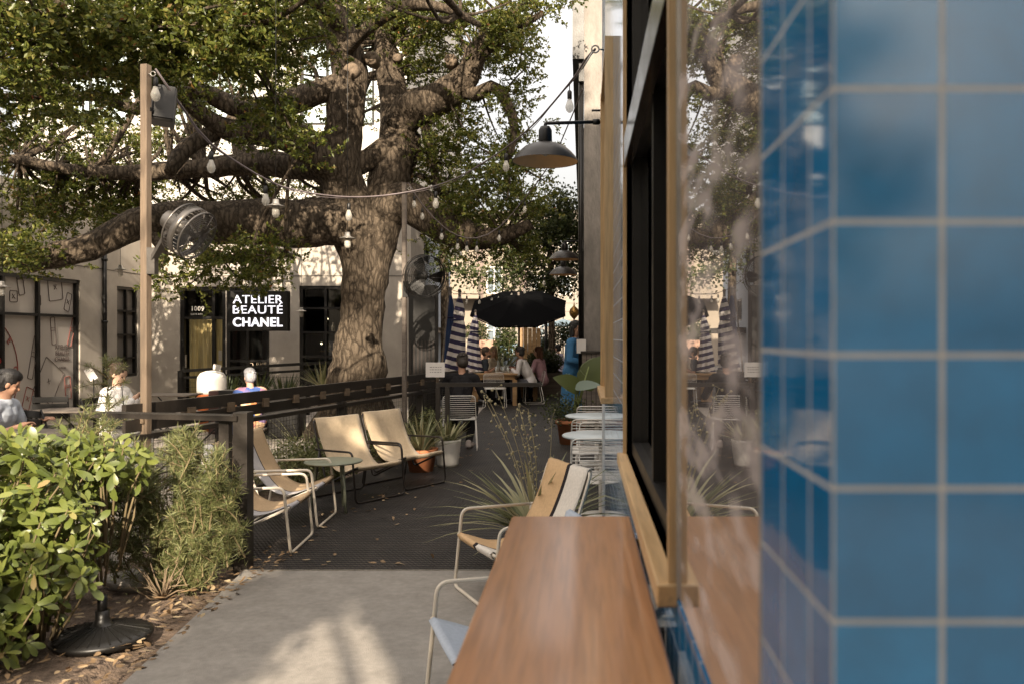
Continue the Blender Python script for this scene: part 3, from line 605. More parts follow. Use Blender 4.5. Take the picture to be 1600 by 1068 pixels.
# ------------------------------------------------------------------ railings
def mesh_panel(mb, a, b, z0, z1, step=.055, r=.0022):
    a = Vector(a); b = Vector(b); L = (b-a).length; d = (b-a)/L
    for k in range(int(L/step)+1):
        p = a+d*k*step; mb.tube([(p.x,p.y,z0),(p.x,p.y,z1)], r, 3, False)
    for k in range(int((z1-z0)/step)+1): mb.tube([(a.x,a.y,z0+k*step),(b.x,b.y,z0+k*step)], r, 3, False)
RA, RB = Vector((-3.72,6.75,0)), Vector((-1.98,14.3,0)); rd = (RB-RA).normalized(); RL = (RB-RA).length
def railpt(z):                       # point on the railing line at depth z
    return RA+(RB-RA)*((z-RA.y)/(RB.y-RA.y))
rl = thing('railing', 'long dark deck railing with wooden spacer blocks behind the lounge chairs', 'railing', (0,0,0))
m = MB(); m.bar(RA+Vector((0,0,1.0)), RB+Vector((0,0,1.0)), .045, .11, (0,0,1)); m.build('top_rail', mt['rail'], rl)
m = MB(); m.bar(RA+Vector((0,0,.875)), RB+Vector((0,0,.875)), .03, .10, (0,0,1)); m.bar(RA+Vector((0,0,.78)), RB+Vector((0,0,.78)), .12, .04, (0,0,1)); m.bar(RA+Vector((0,0,.08)), RB+Vector((0,0,.08)), .05, .04, (0,0,1)); m.build('lower_rail', mt['rail'], rl)
k = .25; bm_ = MB()
while k < RL-.1:
    p = RA+rd*k; MB().bar(p+Vector((0,0,.89))-rd*.045, p+Vector((0,0,.977))-rd*.045+rd*0, .09, .09, tuple(rd)).build('spacer_block', mt['rail_wood'], rl); k += .56
for zz in (7.95, 10.15, 12.4, 14.25):
    p = railpt(zz); MB().box((p.x, p.y, .40), (.10,.10,.85), None, .004).build('post', mt['rail'], rl)
m = MB(); mesh_panel(m, RA, RB, .1, .76); o = m.build('wire_mesh', mt['rail'], rl)
# front railing with corner post
fr = thing('railing', 'short front railing with thick black corner post beside the pavement', 'railing', (0,0,0))
A, B = Vector((-2.36,5.78,0)), Vector((-3.62,6.05,0))
m = MB(); m.bar(A+Vector((0,0,1.045)), B+Vector((0,0,1.045)), .14, .035, (0,0,1)); m.build('top_rail', mt['rail'], fr)
MB().box((-2.36,5.79,.54), (.10,.12,1.09), None, .004).build('post', mt['rail'], fr)
MB().box((-2.50,5.83,.51), (.07,.07,1.02), None, .003).build('post', mt['rail'], fr)
MB().box((-3.57,6.04,.51), (.08,.08,1.02), None, .003).build('post', mt['rail'], fr)
m = MB(); m.bar(A+Vector((0,0,.10)), B+Vector((0,0,.10)), .05, .03); m.build('lower_rail', mt['rail'], fr)
m = MB(); mesh_panel(m, A, B, .1, .9); m.build('wire_mesh', mt['rail'], fr)
# waist high barrier across the deck
br = thing('barrier', 'waist high dark barrier bar crossing the deck behind the white chair', 'barrier', (0,0,0))
m = MB(); m.bar((-2.0,11.35,.96), (-.56,11.35,.96), .035, .055, (0,0,1)); m.build('bar', mt['rail'], br)
for x in (-1.97, -1.84): MB().box((x,11.35,.465), (.06,.06,.93)).build('post', mt['rail'], br)
m = MB(); mesh_panel(m, (-1.94,11.35,0), (-1.87,11.35,0), .05, .9, .03); m.build('wire_mesh', mt['rail'], br)
# railing in front of the shop, behind the trunk
fb = thing('railing', 'black mesh railing standing in front of the shop windows', 'railing', (0,0,0))
A, B = Vector((-8.2,17.0,0)), Vector((-4.6,17.8,0))
m = MB(); m.bar(A+Vector((0,0,.92)), B+Vector((0,0,1.12)), .05, .06); m.bar(A+Vector((0,0,.78)), B+Vector((0,0,.98)), .04, .05); m.build('top_rail', mt['black_metal'], fb)
for k in range(4):
    p = A.lerp(B, k/3); MB().box((p.x,p.y,.45), (.1,.1,.96)).build('post', mt['black_metal'], fb)
m = MB(); mesh_panel(m, A, B, .05, .8, .09, .004); m.build('wire_mesh', mt['black_metal'], fb)
# ================================================================== OAK
def spline(nodes, step=.12):         # nodes: (Vector, radius) -> smooth resampled path
    pts = [n[0] for n in nodes]; rs = [n[1] for n in nodes]; out = []; ro = []
    for i in range(len(pts)-1):
        p0, p1, p2, p3 = pts[max(i-1,0)], pts[i], pts[i+1], pts[min(i+2, len(pts)-1)]
        n = max(2, int((p2-p1).length/step))
        for j in range(n):
            t = j/n
            out.append(.5*((2*p1)+(p2-p0)*t+(2*p0-5*p1+4*p2-p3)*t*t+(3*p1-p0-3*p2+p3)*t**3)); ro.append(rs[i]*(1-t)+rs[i+1]*t)
    out.append(pts[-1]); ro.append(rs[-1]); return out, ro
oak = thing('oak_tree', 'huge spreading oak with forked trunk and long low limbs over the patio', 'tree', P(560, 700, 13.5))
OB = Vector(oak.location)
LIMBS = {
 'trunk': [(552,740,13.5,72),(553,690,13.5,62),(555,640,13.5,54),(557,590,13.5,46),(561,540,13.5,38),(566,490,13.5,34),(570,440,13.5,33),(573,400,13.5,34),(574,365,13.5,30),(575,335,13.5,18)],
 'limb1': [(567,470,13.5,25),(564,420,13.48,29),(556,375,13.45,34),(547,335,13.4,35),(538,295,13.4,34),(532,255,13.3,32),(533,210,13.3,29),(543,160,13.2,27),(546,110,13.2,27),(537,65,13.1,27),(518,25,13,24),(492,-20,12.8,20),(455,-70,12.4,15)],
 'limb2': [(571,470,13.52,25),(577,420,13.53,29),(587,380,13.57,33),(598,340,13.6,32),(606,290,13.7,31),(618,240,13.8,28),(624,190,13.9,29),(614,140,14,22),(605,95,14.1,18),(602,50,14.2,16),(612,0,14.3,13),(630,-50,14.4,9)],
 'limb3': [(622,200,13.8,26),(645,170,13.7,28),(690,152,13.5,25),(725,125,13.4,22),(745,85,13.3,17),(768,50,13.2,13),(800,20,13.1,9),(845,-8,13,5)],
 'limb4': [(578,385,13.45,20),(562,360,13.4,34),(510,347,13.2,38),(460,350,13.1,38),(400,346,13,37),(340,347,12.9,34),(285,345,12.8,31),(235,345,12.6,27),(190,362,12.4,22),(140,386,12.2,21),(90,398,12,20),(52,408,11.9,17),(30,412,11.85,11)],
 'limb5': [(545,290,13.4,28),(515,255,13.2,27),(480,228,13,27),(445,212,12.9,26),(405,205,12.8,22),(365,205,12.7,18),(325,185,12.5,14),(280,150,12.2,12),(230,130,11.9,10),(170,115,11.6,8),(100,120,11.3,6),(20,135,11,4)],
 'limb6': [(520,262,13.4,24),(470,262,13.6,20),(420,255,13.7,19),(370,258,13.7,17),(320,262,13.6,15),(270,266,13.5,14),(210,270,13.4,13),(150,268,13.2,11),(90,262,13,9),(30,250,12.8,8),(-60,245,12.5,6)],
 'limb7': [(545,130,13.2,20),(510,140,13.1,19),(475,152,13,19),(440,165,12.9,20),(400,172,12.8,19),(360,165,12.6,16),(320,145,12.4,13),(270,150,12.1,12),(210,170,11.8,10),(150,150,11.5,8),(80,155,11.2,7),(-20,150,10.9,5)],
 'limb8': [(570,375,13.55,20),(592,345,13.56,30),(618,322,13.55,33),(645,320,13.5,33),(685,345,13.4,31),(720,365,13.3,26),(755,372,13.2,18),(790,368,13.1,12),(830,350,13,8)],
 'limb9': [(545,262,13.4,18),(575,250,13.5,17),(600,232,13.6,17),(622,215,13.7,14)],
 'limb10': [(715,140,13.5,11),(745,148,13.3,11),(768,135,13.2,10),(785,150,13.1,9),(800,180,13,8),(803,215,12.9,6),(795,250,12.9,4)],
 'limb11': [(740,95,13.3,9),(765,75,13.2,9),(785,60,13,8),(815,40,12.9,6),(850,20,12.8,4)],
 'limb12': [(640,240,13.8,9),(652,215,13.9,7),(648,250,14,6),(640,270,14,4)],
 'limb13': [(665,180,13.7,11),(668,220,13.8,8),(678,260,13.9,7),(682,300,14,5)],
 'limb14': [(300,345,12.8,13),(320,390,12.4,9),(360,405,12.2,7),(410,395,12,5),(460,400,11.9,3)],
 'limb15': [(235,360,12.6,10),(255,395,12.3,8),(245,420,12.1,5),(230,440,12,3)],
 'limb16': [(340,205,12.7,13),(300,225,12.4,13),(280,245,12.2,12),(265,270,12,9)],
 'limb17': [(540,60,13.1,14),(505,10,12.5,13),(450,-10,11.8,12),(380,-5,11,10),(300,20,10.2,8),(200,40,9.6,6),(100,30,9.2,4)],
 'limb18': [(530,90,13.1,10),(580,40,12.5,10),(640,10,12,9),(700,15,11.6,7),(750,40,11.4,4)],
}
paths = {}
tm = MB()
for i, (k, nd) in enumerate(LIMBS.items()):
    pts, rs = spline([(P(a,b,z)-OB, r*z/F) for a,b,z,r in nd], .11 if nd[0][3] > 25 else .16)
    if k == 'trunk':                  # root flare
        for j, p in enumerate(pts): rs[j] *= 1+.35*max(0, (.5-(p.z+OB.z))/.6)
    paths[k] = [(p+OB, r) for p, r in zip(pts, rs)]
    tm.tube(pts, rs, 28 if nd[0][3] > 20 else 14, wob=.17 if nd[0][3] > 20 else .12, wf=3.2, seed=i*7)
tm_o = tm.build('trunk', mt['bark'], oak)
for px, py, z, r in ((577,88,12.95,13),(545,108,12.85,14),(617,88,13.8,8),(600,300,13.35,16),(703,92,13.2,12),(540,250,13.05,14),(37,412,11.8,13),(440,170,12.65,14),(620,230,13.5,14)):
    q = P(px,py,z)-OB; rr = r*z/F*.72; knots = MB(); knots.tube([q+Vector((0,.24,0)), q+Vector((0,.10,0)), q+Vector((0,.05,.0)), q+Vector((0,.065,0)), q+Vector((0,.07,0))], [rr*1.3, rr*1.2, rr*1.0, rr*.75, rr*.2], 18, wob=.3, wf=7); knots.build('branch_scar', mt['cut_wood'], oak)
limbnodes = np.array([list(p) for L_ in paths.values() for p, r in L_[::3]]); limbr = np.array([r for L_ in paths.values() for p, r in L_[::3]])
ok = limbr < .40; limbnodes = limbnodes[ok]
# crown: sprays of small leaves; each volume = px, py, depth, rx px, ry px, rz m, sprays, leaf length
CROWN = [
 (60,40,9.2,190,85,1.3,420,.075),(240,55,9.6,150,75,1.2,420,.075),(380,45,10.4,130,75,1.3,360,.07),(120,140,10.6,180,65,1.2,330,.066),
 (470,40,14.4,90,60,1.4,230,.064),(330,110,14.8,120,50,1.0,190,.06),(40,230,13.6,120,70,1.3,260,.062),(170,215,14.2,130,55,1.2,230,.062),
 (60,320,13.2,110,60,1.0,250,.062),(160,310,14,110,55,1.0,230,.06),(30,375,11.4,70,45,.8,120,.062),
 (390,90,14.8,150,90,1.2,240,.06),(330,225,14.8,130,50,1.2,150,.058),(440,300,15.3,110,35,1.0,190,.056),(320,300,15.2,120,35,1.0,200,.056),(210,320,14.6,90,45,1.0,150,.056),
 (445,175,11.4,38,50,.45,60,.07),(478,230,11.3,22,35,.3,26,.07),(410,200,11.5,30,25,.4,26,.07),
 (340,415,11.9,95,28,.7,110,.06),(290,435,12,60,25,.6,70,.06),(440,398,12.1,60,22,.6,70,.06),(395,425,12.3,40,20,.5,40,.06),
 (600,30,14.6,90,60,1.3,250,.062),(690,50,14.2,115,65,1.2,420,.062),(785,42,12.8,62,50,1.2,300,.06),(822,85,12.9,24,34,.8,45,.06),
 (680,110,14.5,80,50,1.0,150,.058),(740,210,13.9,65,45,1.0,150,.058),(790,250,13,45,60,.8,150,.058),(800,160,13,35,40,.7,80,.058),(700,285,14.4,70,60,1.1,230,.057),(765,320,13.4,75,55,1.0,260,.057),
 (825,300,13.2,38,45,.7,90,.057),(735,375,13.6,55,35,.8,120,.056),(800,375,13.3,60,30,.8,110,.056),(655,300,15,40,50,.8,70,.056),(540,20,14.8,80,50,1.0,110,.058),(575,190,16,40,60,.8,40,.056),
 (560,300,15.2,30,40,.6,40,.056),(700,180,15,50,45,.8,80,.056),
 (300,-70,10,420,60,2.0,520,.075),(700,-60,12,260,50,1.6,300,.065),(-80,150,10.5,110,220,1.6,260,.07),
]
CROWN = [(*v[:6], int(v[6]*(1.3 if v[0] < 500 and v[1] < 260 else 1.2)), v[7]) for v in CROWN]
def sprays(vols, nleaf=(16, 30), twig_to=None, spread=.13):
    LP = []; LD = []; LL = []; tw = MB(); bc = []
    for (px, py, z, rx, ry, rz, n, ll) in vols:
        c = P(px,py,z); sx, sy = rx*z/F, ry*z/F
        nb = max(3, n//16); cent = []
        for _ in range(nb):            # bunches make light and dark clumps with gaps
            d = rng.normal(size=3); d /= np.linalg.norm(d); d *= rng.random()**.45
            cent.append(np.array(c)+d*np.array([sx, rz, sy]))
        bc += cent
        for _ in range(n):
            b = cent[rng.integers(nb)]; o = b+rng.normal(size=3)*np.array([.17,.17,.13])*(1.25 if ll > .064 else 1)
            k = rng.integers(*nleaf); ax = unit(rng.normal(size=3)*np.array([1,1,.55])+np.array([0,-.15,.12])); t = rng.random((k,1))
            base = o+ax*t*.26; dr = unit(ax*.6+rng.normal(size=(k,3))*.75)
            LP.append(base); LD.append(dr); LL.append(ll*(.6+.65*rng.random(k)))
    return np.concatenate(LP), np.concatenate(LD), np.concatenate(LL), bc
LP, LD, LL, bc = sprays(CROWN)
print('oak leaves', len(LP))
cr = flat_leaves('crown', LP-np.array(OB), LD, LL, LL*.52, mt['leaf_oak'], oak, .22)
tw = MB()
for b in bc:
    d = np.linalg.norm(limbnodes-b, axis=1); j = int(np.argmin(d+rng.random(len(d))*.5)); a = Vector(limbnodes[j]); e = Vector(b)
    if (e-a).length > 3.2: a = e+(a-e).normalized()*1.2+Vector((0,0,.2))
    md = a.lerp(e, .5)+Vector(rng.normal(size=3)*.12*(e-a).length); L_ = (e-a).length
    pts, rs = spline([(a-OB, .012+.016*L_), (a.lerp(md,.6)-OB, .010+.011*L_), (md.lerp(e,.5)-OB, .009+.006*L_), (e-OB, .006)], .15)
    tw.tube(pts, rs, 6, wob=.1, wf=8)
tag(tw.build('twigs', mt['bark'], oak), kind='stuff')
# ------------------------------------------------------------------ other trees
def small_tree(name, label, base, trunk_nodes, vols, mat, lf=.5, group=None):
    t = thing(name, label, 'tree', base, 0, group); B = Vector(t.location); m = MB()
    for nd in trunk_nodes:
        pts, rs = spline([(P(a,b,z)-B, r*z/F) for a,b,z,r in nd], .25); m.tube(pts, rs, 10, wob=.12)
    m.build('trunk', mt['bark'], t)
    p, d, l, _ = sprays(vols, (14, 26)); flat_leaves('crown', p-np.array(B), d, l, l*lf, mat, t, .2); return t
def farv(px, py, z, rx, ry, rz, n, ll): return (px,py,z,rx,ry,rz,n,ll)
def far_sprays_tree(name, label, px, z, trunk_nodes, blobs, mat, ll):
    t = thing(name, label, 'tree', P(px, 527+1.6*F/z, z)); B = Vector(t.location); m = MB()
    for nd in trunk_nodes:
        pts, rs = spline([(P(a,b,zz)-B, r*zz/F) for a,b,zz,r in nd], .3); m.tube(pts, rs, 8, wob=.12)
    m.build('trunk', mt['bark'], t); pp = []
    for (x, y, zz, rx, ry, rz, n) in blobs:
        c = np.array(P(x,y,zz)); nb = max(4, n//90)
        for _ in range(nb):
            dd = rng.normal(size=3); dd /= np.linalg.norm(dd); b = c+dd*rng.random()**.5*np.array([rx*zz/F, rz, ry*zz/F])
            pp.append(b+rng.normal(size=(n//nb,3))*np.array([.28,.28,.2]))
    p = np.concatenate(pp); d = rng.normal(size=p.shape); l = ll*(.6+.6*rng.random(len(p))); flat_leaves('crown', p-np.array(B), d, l, l*.6, mat, t, .2); return t
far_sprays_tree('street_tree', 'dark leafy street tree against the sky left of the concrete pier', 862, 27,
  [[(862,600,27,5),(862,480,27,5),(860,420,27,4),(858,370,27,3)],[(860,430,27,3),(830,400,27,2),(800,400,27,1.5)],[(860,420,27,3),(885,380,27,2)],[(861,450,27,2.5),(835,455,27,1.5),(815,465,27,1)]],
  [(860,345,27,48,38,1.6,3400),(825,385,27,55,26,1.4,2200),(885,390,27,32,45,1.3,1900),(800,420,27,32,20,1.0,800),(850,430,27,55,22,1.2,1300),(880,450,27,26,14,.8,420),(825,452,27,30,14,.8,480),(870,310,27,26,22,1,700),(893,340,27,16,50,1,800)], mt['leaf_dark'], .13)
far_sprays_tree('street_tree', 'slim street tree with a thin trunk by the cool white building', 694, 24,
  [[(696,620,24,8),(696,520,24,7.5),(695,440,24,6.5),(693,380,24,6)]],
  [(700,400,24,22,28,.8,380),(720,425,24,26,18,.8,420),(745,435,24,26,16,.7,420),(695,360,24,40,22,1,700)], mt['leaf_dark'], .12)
# unseen trees added behind the camera, crowns shaped to cast the dappled shade
def added_shade_trees():
    srng = np.random.default_rng(11)
    spots = [(-7.2,-6.6), (-3.4,-5.6), (.9,-6.2)]; names = ('unseen tall tree added behind the camera for shade at far left','unseen tall tree added behind the camera for shade near the middle','unseen tall tree added behind the camera for shade near the cafe corner')
    cl_ = [[], [], []]; tx, ty = math.sin(math.pi-SUN_AZ), math.tan(SUN_EL)/math.cos(math.pi-SUN_AZ); tx /= math.cos(math.pi-SUN_AZ)
    def lit_(x, y, z, u, h): return abs(u-(x+(y+6)*tx)), h-(z+(y+6)*ty)
    OPEN = [(-2.95,4.2,.95,.85,.32),(-2.3,3.9,.0,.14,.3),(-2.85,5.4,.75,.35,.25),(-3.3,4.2,.35,.15,.15),(-5.95,10.35,.75,.55,.75),(-3.4,5.6,.95,.8,.35),(-2.15,8.7,.62,.34,.22),(-2.4,6.8,.45,.2,.16),(-3.8,12.9,1.45,.42,.30),(-3.25,13,3.3,.2,.62),(-3.6,13,5.0,.2,.2),(-5.0,13.2,.75,.5,.35),(-6.9,14.6,.9,.35,.4),(-6.9,11.9,3.0,.9,.35),(-6.4,10,5.2,1.3,.6),(-4.8,12.3,4.2,.7,.35),(-2.5,5.3,.1,.22,.22),(-3.65,6.95,2.4,.16,1.6),(-4.5,9.9,5.0,1.1,.5),(-7.6,19.4,1.5,.5,.3),(-9.1,19.4,1.2,.4,.45),(-1.38,4.1,0,.13,.34),(-.85,3.95,0,.12,.3),(-1.2,5.0,0,.06,.08),(.25,.567,1.55,.07,.07),(.28,.567,1.38,.05,.05),(-2.6,5.35,.75,.3,.28),(-1.75,9.3,.5,.2,.12)]  # openings left in the added crowns where sun should land
    def is_open(u, h): return any((lit_(x,y,z,u,h)[0]/(ru+.27))**2+(lit_(x,y,z,u,h)[1]/(rh+.27))**2 < 1 for x,y,z,ru,rh in OPEN)
    hr_ = np.random.default_rng(3)
    OPEN += [(hr_.uniform(-9.8,-5.0), 19.4, hr_.uniform(.1,2.6), hr_.uniform(.08,.26), hr_.uniform(.08,.22)) for _ in range(17)]+[(-10, hr_.uniform(13,18.5), hr_.uniform(.4,2.6), hr_.uniform(.05,.16), hr_.uniform(.05,.14)) for _ in range(9)]
    for gu in np.arange(.75,1.85,.2):
        for gh in np.arange(3.7,5.7,.2):      # added leaf clumps that keep the sun off the front tiles
            if not is_open(gu, gh): cl_[2].append((gu, -6, gh))
    n = 0
    while n < 800:
        u = srng.uniform(-9.5,4.2); h = srng.uniform(2.4,14.8 if u > .6 else 14.2 if u > -6.6 else 13.2); dense = (-1.6 < u < 1.75 and h < 9.4) or (1.4 < u < 3.9 and 9.4 < h < (12.6 if u < 2.6 else 17)) or (-1.7 < u < -.1 and 9.3 < h < 13.3) or (-6.6 < u < -1.6 and 11.4 < h < 14) or (-7.8 < u < -6.2 and h > 9.5)
        if u > 1.75 and h < 6.6: continue
        if not dense and srng.random() < .38: continue
        if is_open(u, h): continue
        n += 1; yy = -6+srng.normal()*.7; p = (u-(yy+6)*tx, yy, h-(yy+6)*ty)
        cl_[0 if u < -5.3 else 1 if u < -1.2 else 2].append(p)
        if dense:
            for _ in range(4 if h < 7.2 and u > -1.6 else 2):
                q = (p[0]+srng.normal()*.5, p[1], p[2]+srng.normal()*.5)
                if not is_open(q[0]+(q[1]+6)*tx, q[2]+(q[1]+6)*ty): cl_[0 if u < -5.3 else 1 if u < -1.2 else 2].append(q)
    for (x, y), lb, cc in zip(spots, names, cl_):
        t = thing('added_shade_tree', lb, 'tree', (x, y, -.1), 0, 'trees added behind the camera for shade'); m = MB(); cc = np.array(cc); top = cc[:,2].max()
        pts, rs = spline([(Vector((0,0,0)), .34), (Vector((.1,.1,2.5)), .25), (Vector((0,.1,top*.5)), .18), (Vector((.2,0,top*.9)), .05)], .3); m.tube(pts, rs, 12, wob=.15)
        for p in cc[::6]: e = Vector(p)-t.location; s_ = Vector((.05,.05,max(1.8,e.z*.62))); m.tube([s_, s_.lerp(e,.5)+Vector((0,0,.25)), e], [.06,.035,.012], 5)
        m.build('trunk', mt['bark'], t); k = 100; q = np.repeat(cc, k, 0)+np.clip(srng.normal(size=(len(cc)*k,3)),-1.4,1.4)*np.array([.2,.12,.2]); l = .15*(.6+.6*srng.random(len(q)))
        flat_leaves('crown', q-np.array(t.location), srng.normal(size=q.shape), l, l*.7, mt['leaf_oak'], t, .2)
added_shade_trees()
# ================================================================== SHRUBS
def broad_bush(name, label, c, blobs, nros, L0, seed_dir=(0,-.5,.6)):
    t = thing(name, label, 'shrub', c); cx = np.array(c); LPx = []; LDx = []; UPx = []; LLx = []; st = MB(); rn = []
    for (x, y, z, rx, ry, rz, n) in blobs:
        for _ in range(int(n*1.55)):
            d = rng.normal(size=3); d /= np.linalg.norm(d); d *= rng.random()**.33
            p = np.array([x, y, z])+d*np.array([rx, ry, rz]); ax = unit(d*np.array([.6,.6,.4])+np.array(seed_dir)*.55+rng.normal(size=3)*.25)
            b = np.array([x+(p[0]-x)*.35, y+(p[1]-y)*.35, max(.03, p[2]-.5)])
            if rng.random() < .5: st.tube([Vector(b-cx), Vector((b*.4+p*.6)-cx)+Vector(rng.normal(size=3)*.02), Vector(p-cx)], [.008,.006,.003], 4)
            k = rng.integers(7, 11); a0 = rng.random()*6.28
            e1 = unit(np.cross(ax, [.3,.2,.9])); e2 = np.cross(ax, e1)
            for i in range(k):
                a = a0+i*2.4+rng.normal()*.3; el = -.1+.85*(i/k)+rng.normal()*.22; dr = (e1*math.cos(a)+e2*math.sin(a))*math.cos(el*1.1)+ax*math.sin(el*1.1)
                LPx.append(p-ax*.05*(1-i/k)); LDx.append(dr); UPx.append(ax); LLx.append(L0*(.5+.6*rng.random())*(1-.3*i/k)); rn.append(min(1, max(0, .25+.5*i/k+rng.normal()*.15)))
    LPx = np.array(LPx)-cx; LLx = np.array(LLx)
    st.build('stems', mt['stem'], t)
    curved_leaves('foliage', LPx, np.array(LDx), np.array(UPx), LLx, LLx*.37, mt['leaf_broad'], t, .22, .05, rnd=np.array(rn)); return t
def needle_plant(t, shoots, nneed, NL, mat, width=.0042):   # shoots: list of polyline points (local)
    Pn = []; Dn = []; st = MB()
    for sh in shoots:
        pts, rs = spline([(Vector(p), .006) for p in sh], .05); rs = list(np.linspace(.007, .002, len(pts))); st.tube(pts, rs, 4)
        A = np.array([list(p) for p in pts]); T = np.gradient(A, axis=0); T = unit(T); n = int(nneed*(len(pts)-1)*.05)
        idx = rng.random(n)**.8*(len(pts)-1.001); i = idx.astype(int); f = (idx-i)[:, None]
        base = A[i]*(1-f)+A[i+1]*f; dr = unit(T[i]*.55+unit(rng.normal(size=(n,3)))*.85); Pn.append(base); Dn.append(dr)
    st.build('stems', mt['stem'], t); p = np.concatenate(Pn); d = np.concatenate(Dn); L = NL*(.6+.6*rng.random(len(p)))
    flat_leaves('foliage', p, d, L, np.full(len(p), width), mat, t, .1)
broad_bush('broadleaf_shrub', 'bushy shrub with thick glossy yellow green leaves in the bottom left corner', (-2.85,4.2,-.03),
  [(-3.05,4.25,.66,.46,.34,.46,100),(-2.85,4.35,.48,.30,.30,.46,58),(-3.35,4.4,.76,.5,.4,.44,80),(-2.72,4.75,.86,.22,.25,.2,24),(-2.95,4.05,.24,.30,.2,.26,40),(-3.5,4.3,.4,.4,.3,.4,40),(-3.0,4.6,.97,.35,.2,.12,22)], 0, .115)
def fine_bush(label, base, blobs, NL=.055, group='feathery shrubs in the soil bed', nneed=480):
    t = thing('feathery_shrub', label, 'shrub', base, 0, group); sh = []
    for (x, y, z, rx, ry, rz, n) in blobs:
        for _ in range(n):
            d = rng.normal(size=3); d /= np.linalg.norm(d); d *= rng.random()**.35
            e = Vector((x+d[0]*rx, y+d[1]*ry, z+d[2]*rz)); o = Vector((d[0]*1.0+rng.normal()*.35, d[1]*.8-.25+rng.normal()*.35, .75+.4*d[2]+rng.normal()*.25)).normalized(); b = e-o*(.16+.14*rng.random()); b.z = max(.04, b.z)
            sh.append([b, b.lerp(e,.5)+Vector(rng.normal(size=3)*.015), e])
            if rng.random() < .25: sh.append([Vector((x*.3,y*.3,.02)), Vector((x*.6+d[0]*rx*.3, y*.6, b.z*.5)), b])
    needle_plant(t, sh, nneed, NL, mt['leaf_fine']); return t
fine_bush('dense feathery green shrub beside the black corner post', (-2.58, 5.33, -.03), [(.05,0,.42,.26,.2,.30,52),(.22,.05,.72,.15,.15,.26,30),(-.30,.0,.70,.2,.2,.26,34),(-.05,.05,.86,.12,.12,.18,16),(.3,.05,.40,.12,.15,.28,16),(-.36,-.05,.4,.16,.2,.25,22),(.1,0,1.0,.2,.1,.08,10),(0,0,.6,.5,.2,.42,30)], .068)
fine_bush('tall sparse feathery shrub rising in front of the wooden post', (-3.3,5.2,-.03), [(.15,0,1.0,.24,.15,.22,36),(-.15,-.05,.82,.3,.2,.25,50),(.4,.1,.72,.3,.2,.3,36),(.1,-.1,.4,.3,.2,.3,26)], .06)
t = thing('feathery_shrub', 'young conifer like shrub with open branches in front of the woman in white', 'shrub', (-4.25,7.0,-.05), 0, 'feathery shrubs in the soil bed'); B = t.location
sh = []
tr = [P(172,760,7)-B, P(170,660,7)-B, P(168,600,7)-B, P(165,560,7)-B]; sh.append(tr)
for (x0,y0,x1,y1) in ((168,600,130,605),(168,610,205,595),(169,630,120,640),(169,640,215,620),(168,590,150,570),(168,592,188,572),(166,575,158,558),(166,575,176,562),(170,660,110,655),(170,665,222,650),(170,690,115,690),(170,690,225,680),(168,620,200,628),(168,620,140,622)):
    a = P(x0,y0,7)-B; e = P(x1,y1,7)-B+Vector((0,rng.normal()*.12,0)); sh.append([a, a.lerp(e,.5)+Vector((0,0,.02)), e])
needle_plant(t, sh, 420, .06, mt['leaf_fine'])
# dry stumpy base shrub in the sunlit soil
t = thing('dry_shrub', 'leggy shrub with pale bare twigs at its sunlit base', 'shrub', (-2.62,5.2,-.03)); st = MB()
for _ in range(30):
    a = rng.random()*6.28; L_ = .08+.2*rng.random(); e = Vector((math.cos(a)*L_*.9, math.sin(a)*L_*.8, .06+.2*rng.random())); st.tube([Vector((0,0,0))+e*.05, e*.5+Vector(rng.normal(size=3)*.02), e], [.006,.004,.0015], 5)
st.build('stems', M('pale_twigs', (.22,.16,.10), .85, var=.25), t)
n = 260; p = rng.normal(size=(n,3))*np.array([.2,.12,.1])+np.array([.05,0,.3]); curved_leaves('foliage', p, rng.normal(size=(n,3))+np.array([0,0,.4]), np.tile([0,0,1.],(n,1)), .045, .005, mt['leaf_fine'], t)
# strap leaved plants
def blades(name, parent, n, L0, L1, W, mat, spread=.6, droop=.35, c=(0,0,0), up=1.0):
    a = rng.random(n)*2*math.pi; el = up*(.35+.95*rng.random(n)); 
    D = np.stack([np.cos(a)*np.cos(el), np.sin(a)*np.cos(el), np.sin(el)], 1); Up = np.tile([0,0,1.], (n,1)); L = L0+(L1-L0)*rng.random(n)
    p = np.stack([np.cos(a)*.03*spread, np.sin(a)*.03*spread, np.zeros(n)], 1)+np.array(c)
    return curved_leaves(name, p, D, Up, L, np.full(n, W), mat, parent, droop*(.5+rng.random(n)), .12, prof=((0,.55),(.2,.9),(.4,1),(.6,.85),(.8,.55),(1,.04)))
def pot(parent, r0, r1, h, mat, rim=.0, name='pot'):
    m = MB(); pr = [(r0,0),(r0*1.02,.01),(r1,h-rim),(r1*1.0,h-rim)]
    if rim: pr = [(r0,0),(r1*.95,h-rim),(r1*1.06,h-rim),(r1*1.06,h),(r1*.93,h),(r1*.9,h-.03)]
    else: pr = [(r0,0)]+[(r0+(r1-r0)*k/9*(1 if k < 9 else 1)+(.003 if k % 2 else 0), h*k/9) for k in range(1,10)]+[(r1*.92,h),(r1*.9,h-.03)]
    m.lathe(pr, n=28, caps='b'); o = m.build(name, mat, parent)
    MB().lathe([(r1*.9,h-.04),(0.0001,h-.035)], n=20).build('potting_soil', mt['soil'], parent); return o
g = G(700, 727); t = thing('potted_plant', 'stiff green leaves in a ribbed white pot by the deck', 'potted plant', (g.x, g.y, 0), 0, 'potted plants')
pot(t, .125, .165, .33, mt['white_pot']); blades('foliage', t, 46, .24, .36, .035, mt['leaf_strap'], 2.2, .12, (0,0,.30), 1.1)
g = G(662, 735); t = thing('potted_plant', 'spiky striped grass plant in a low terracotta pot behind the tan chair', 'potted plant', (g.x-.03, g.y+.0, 0), 0, 'potted plants')
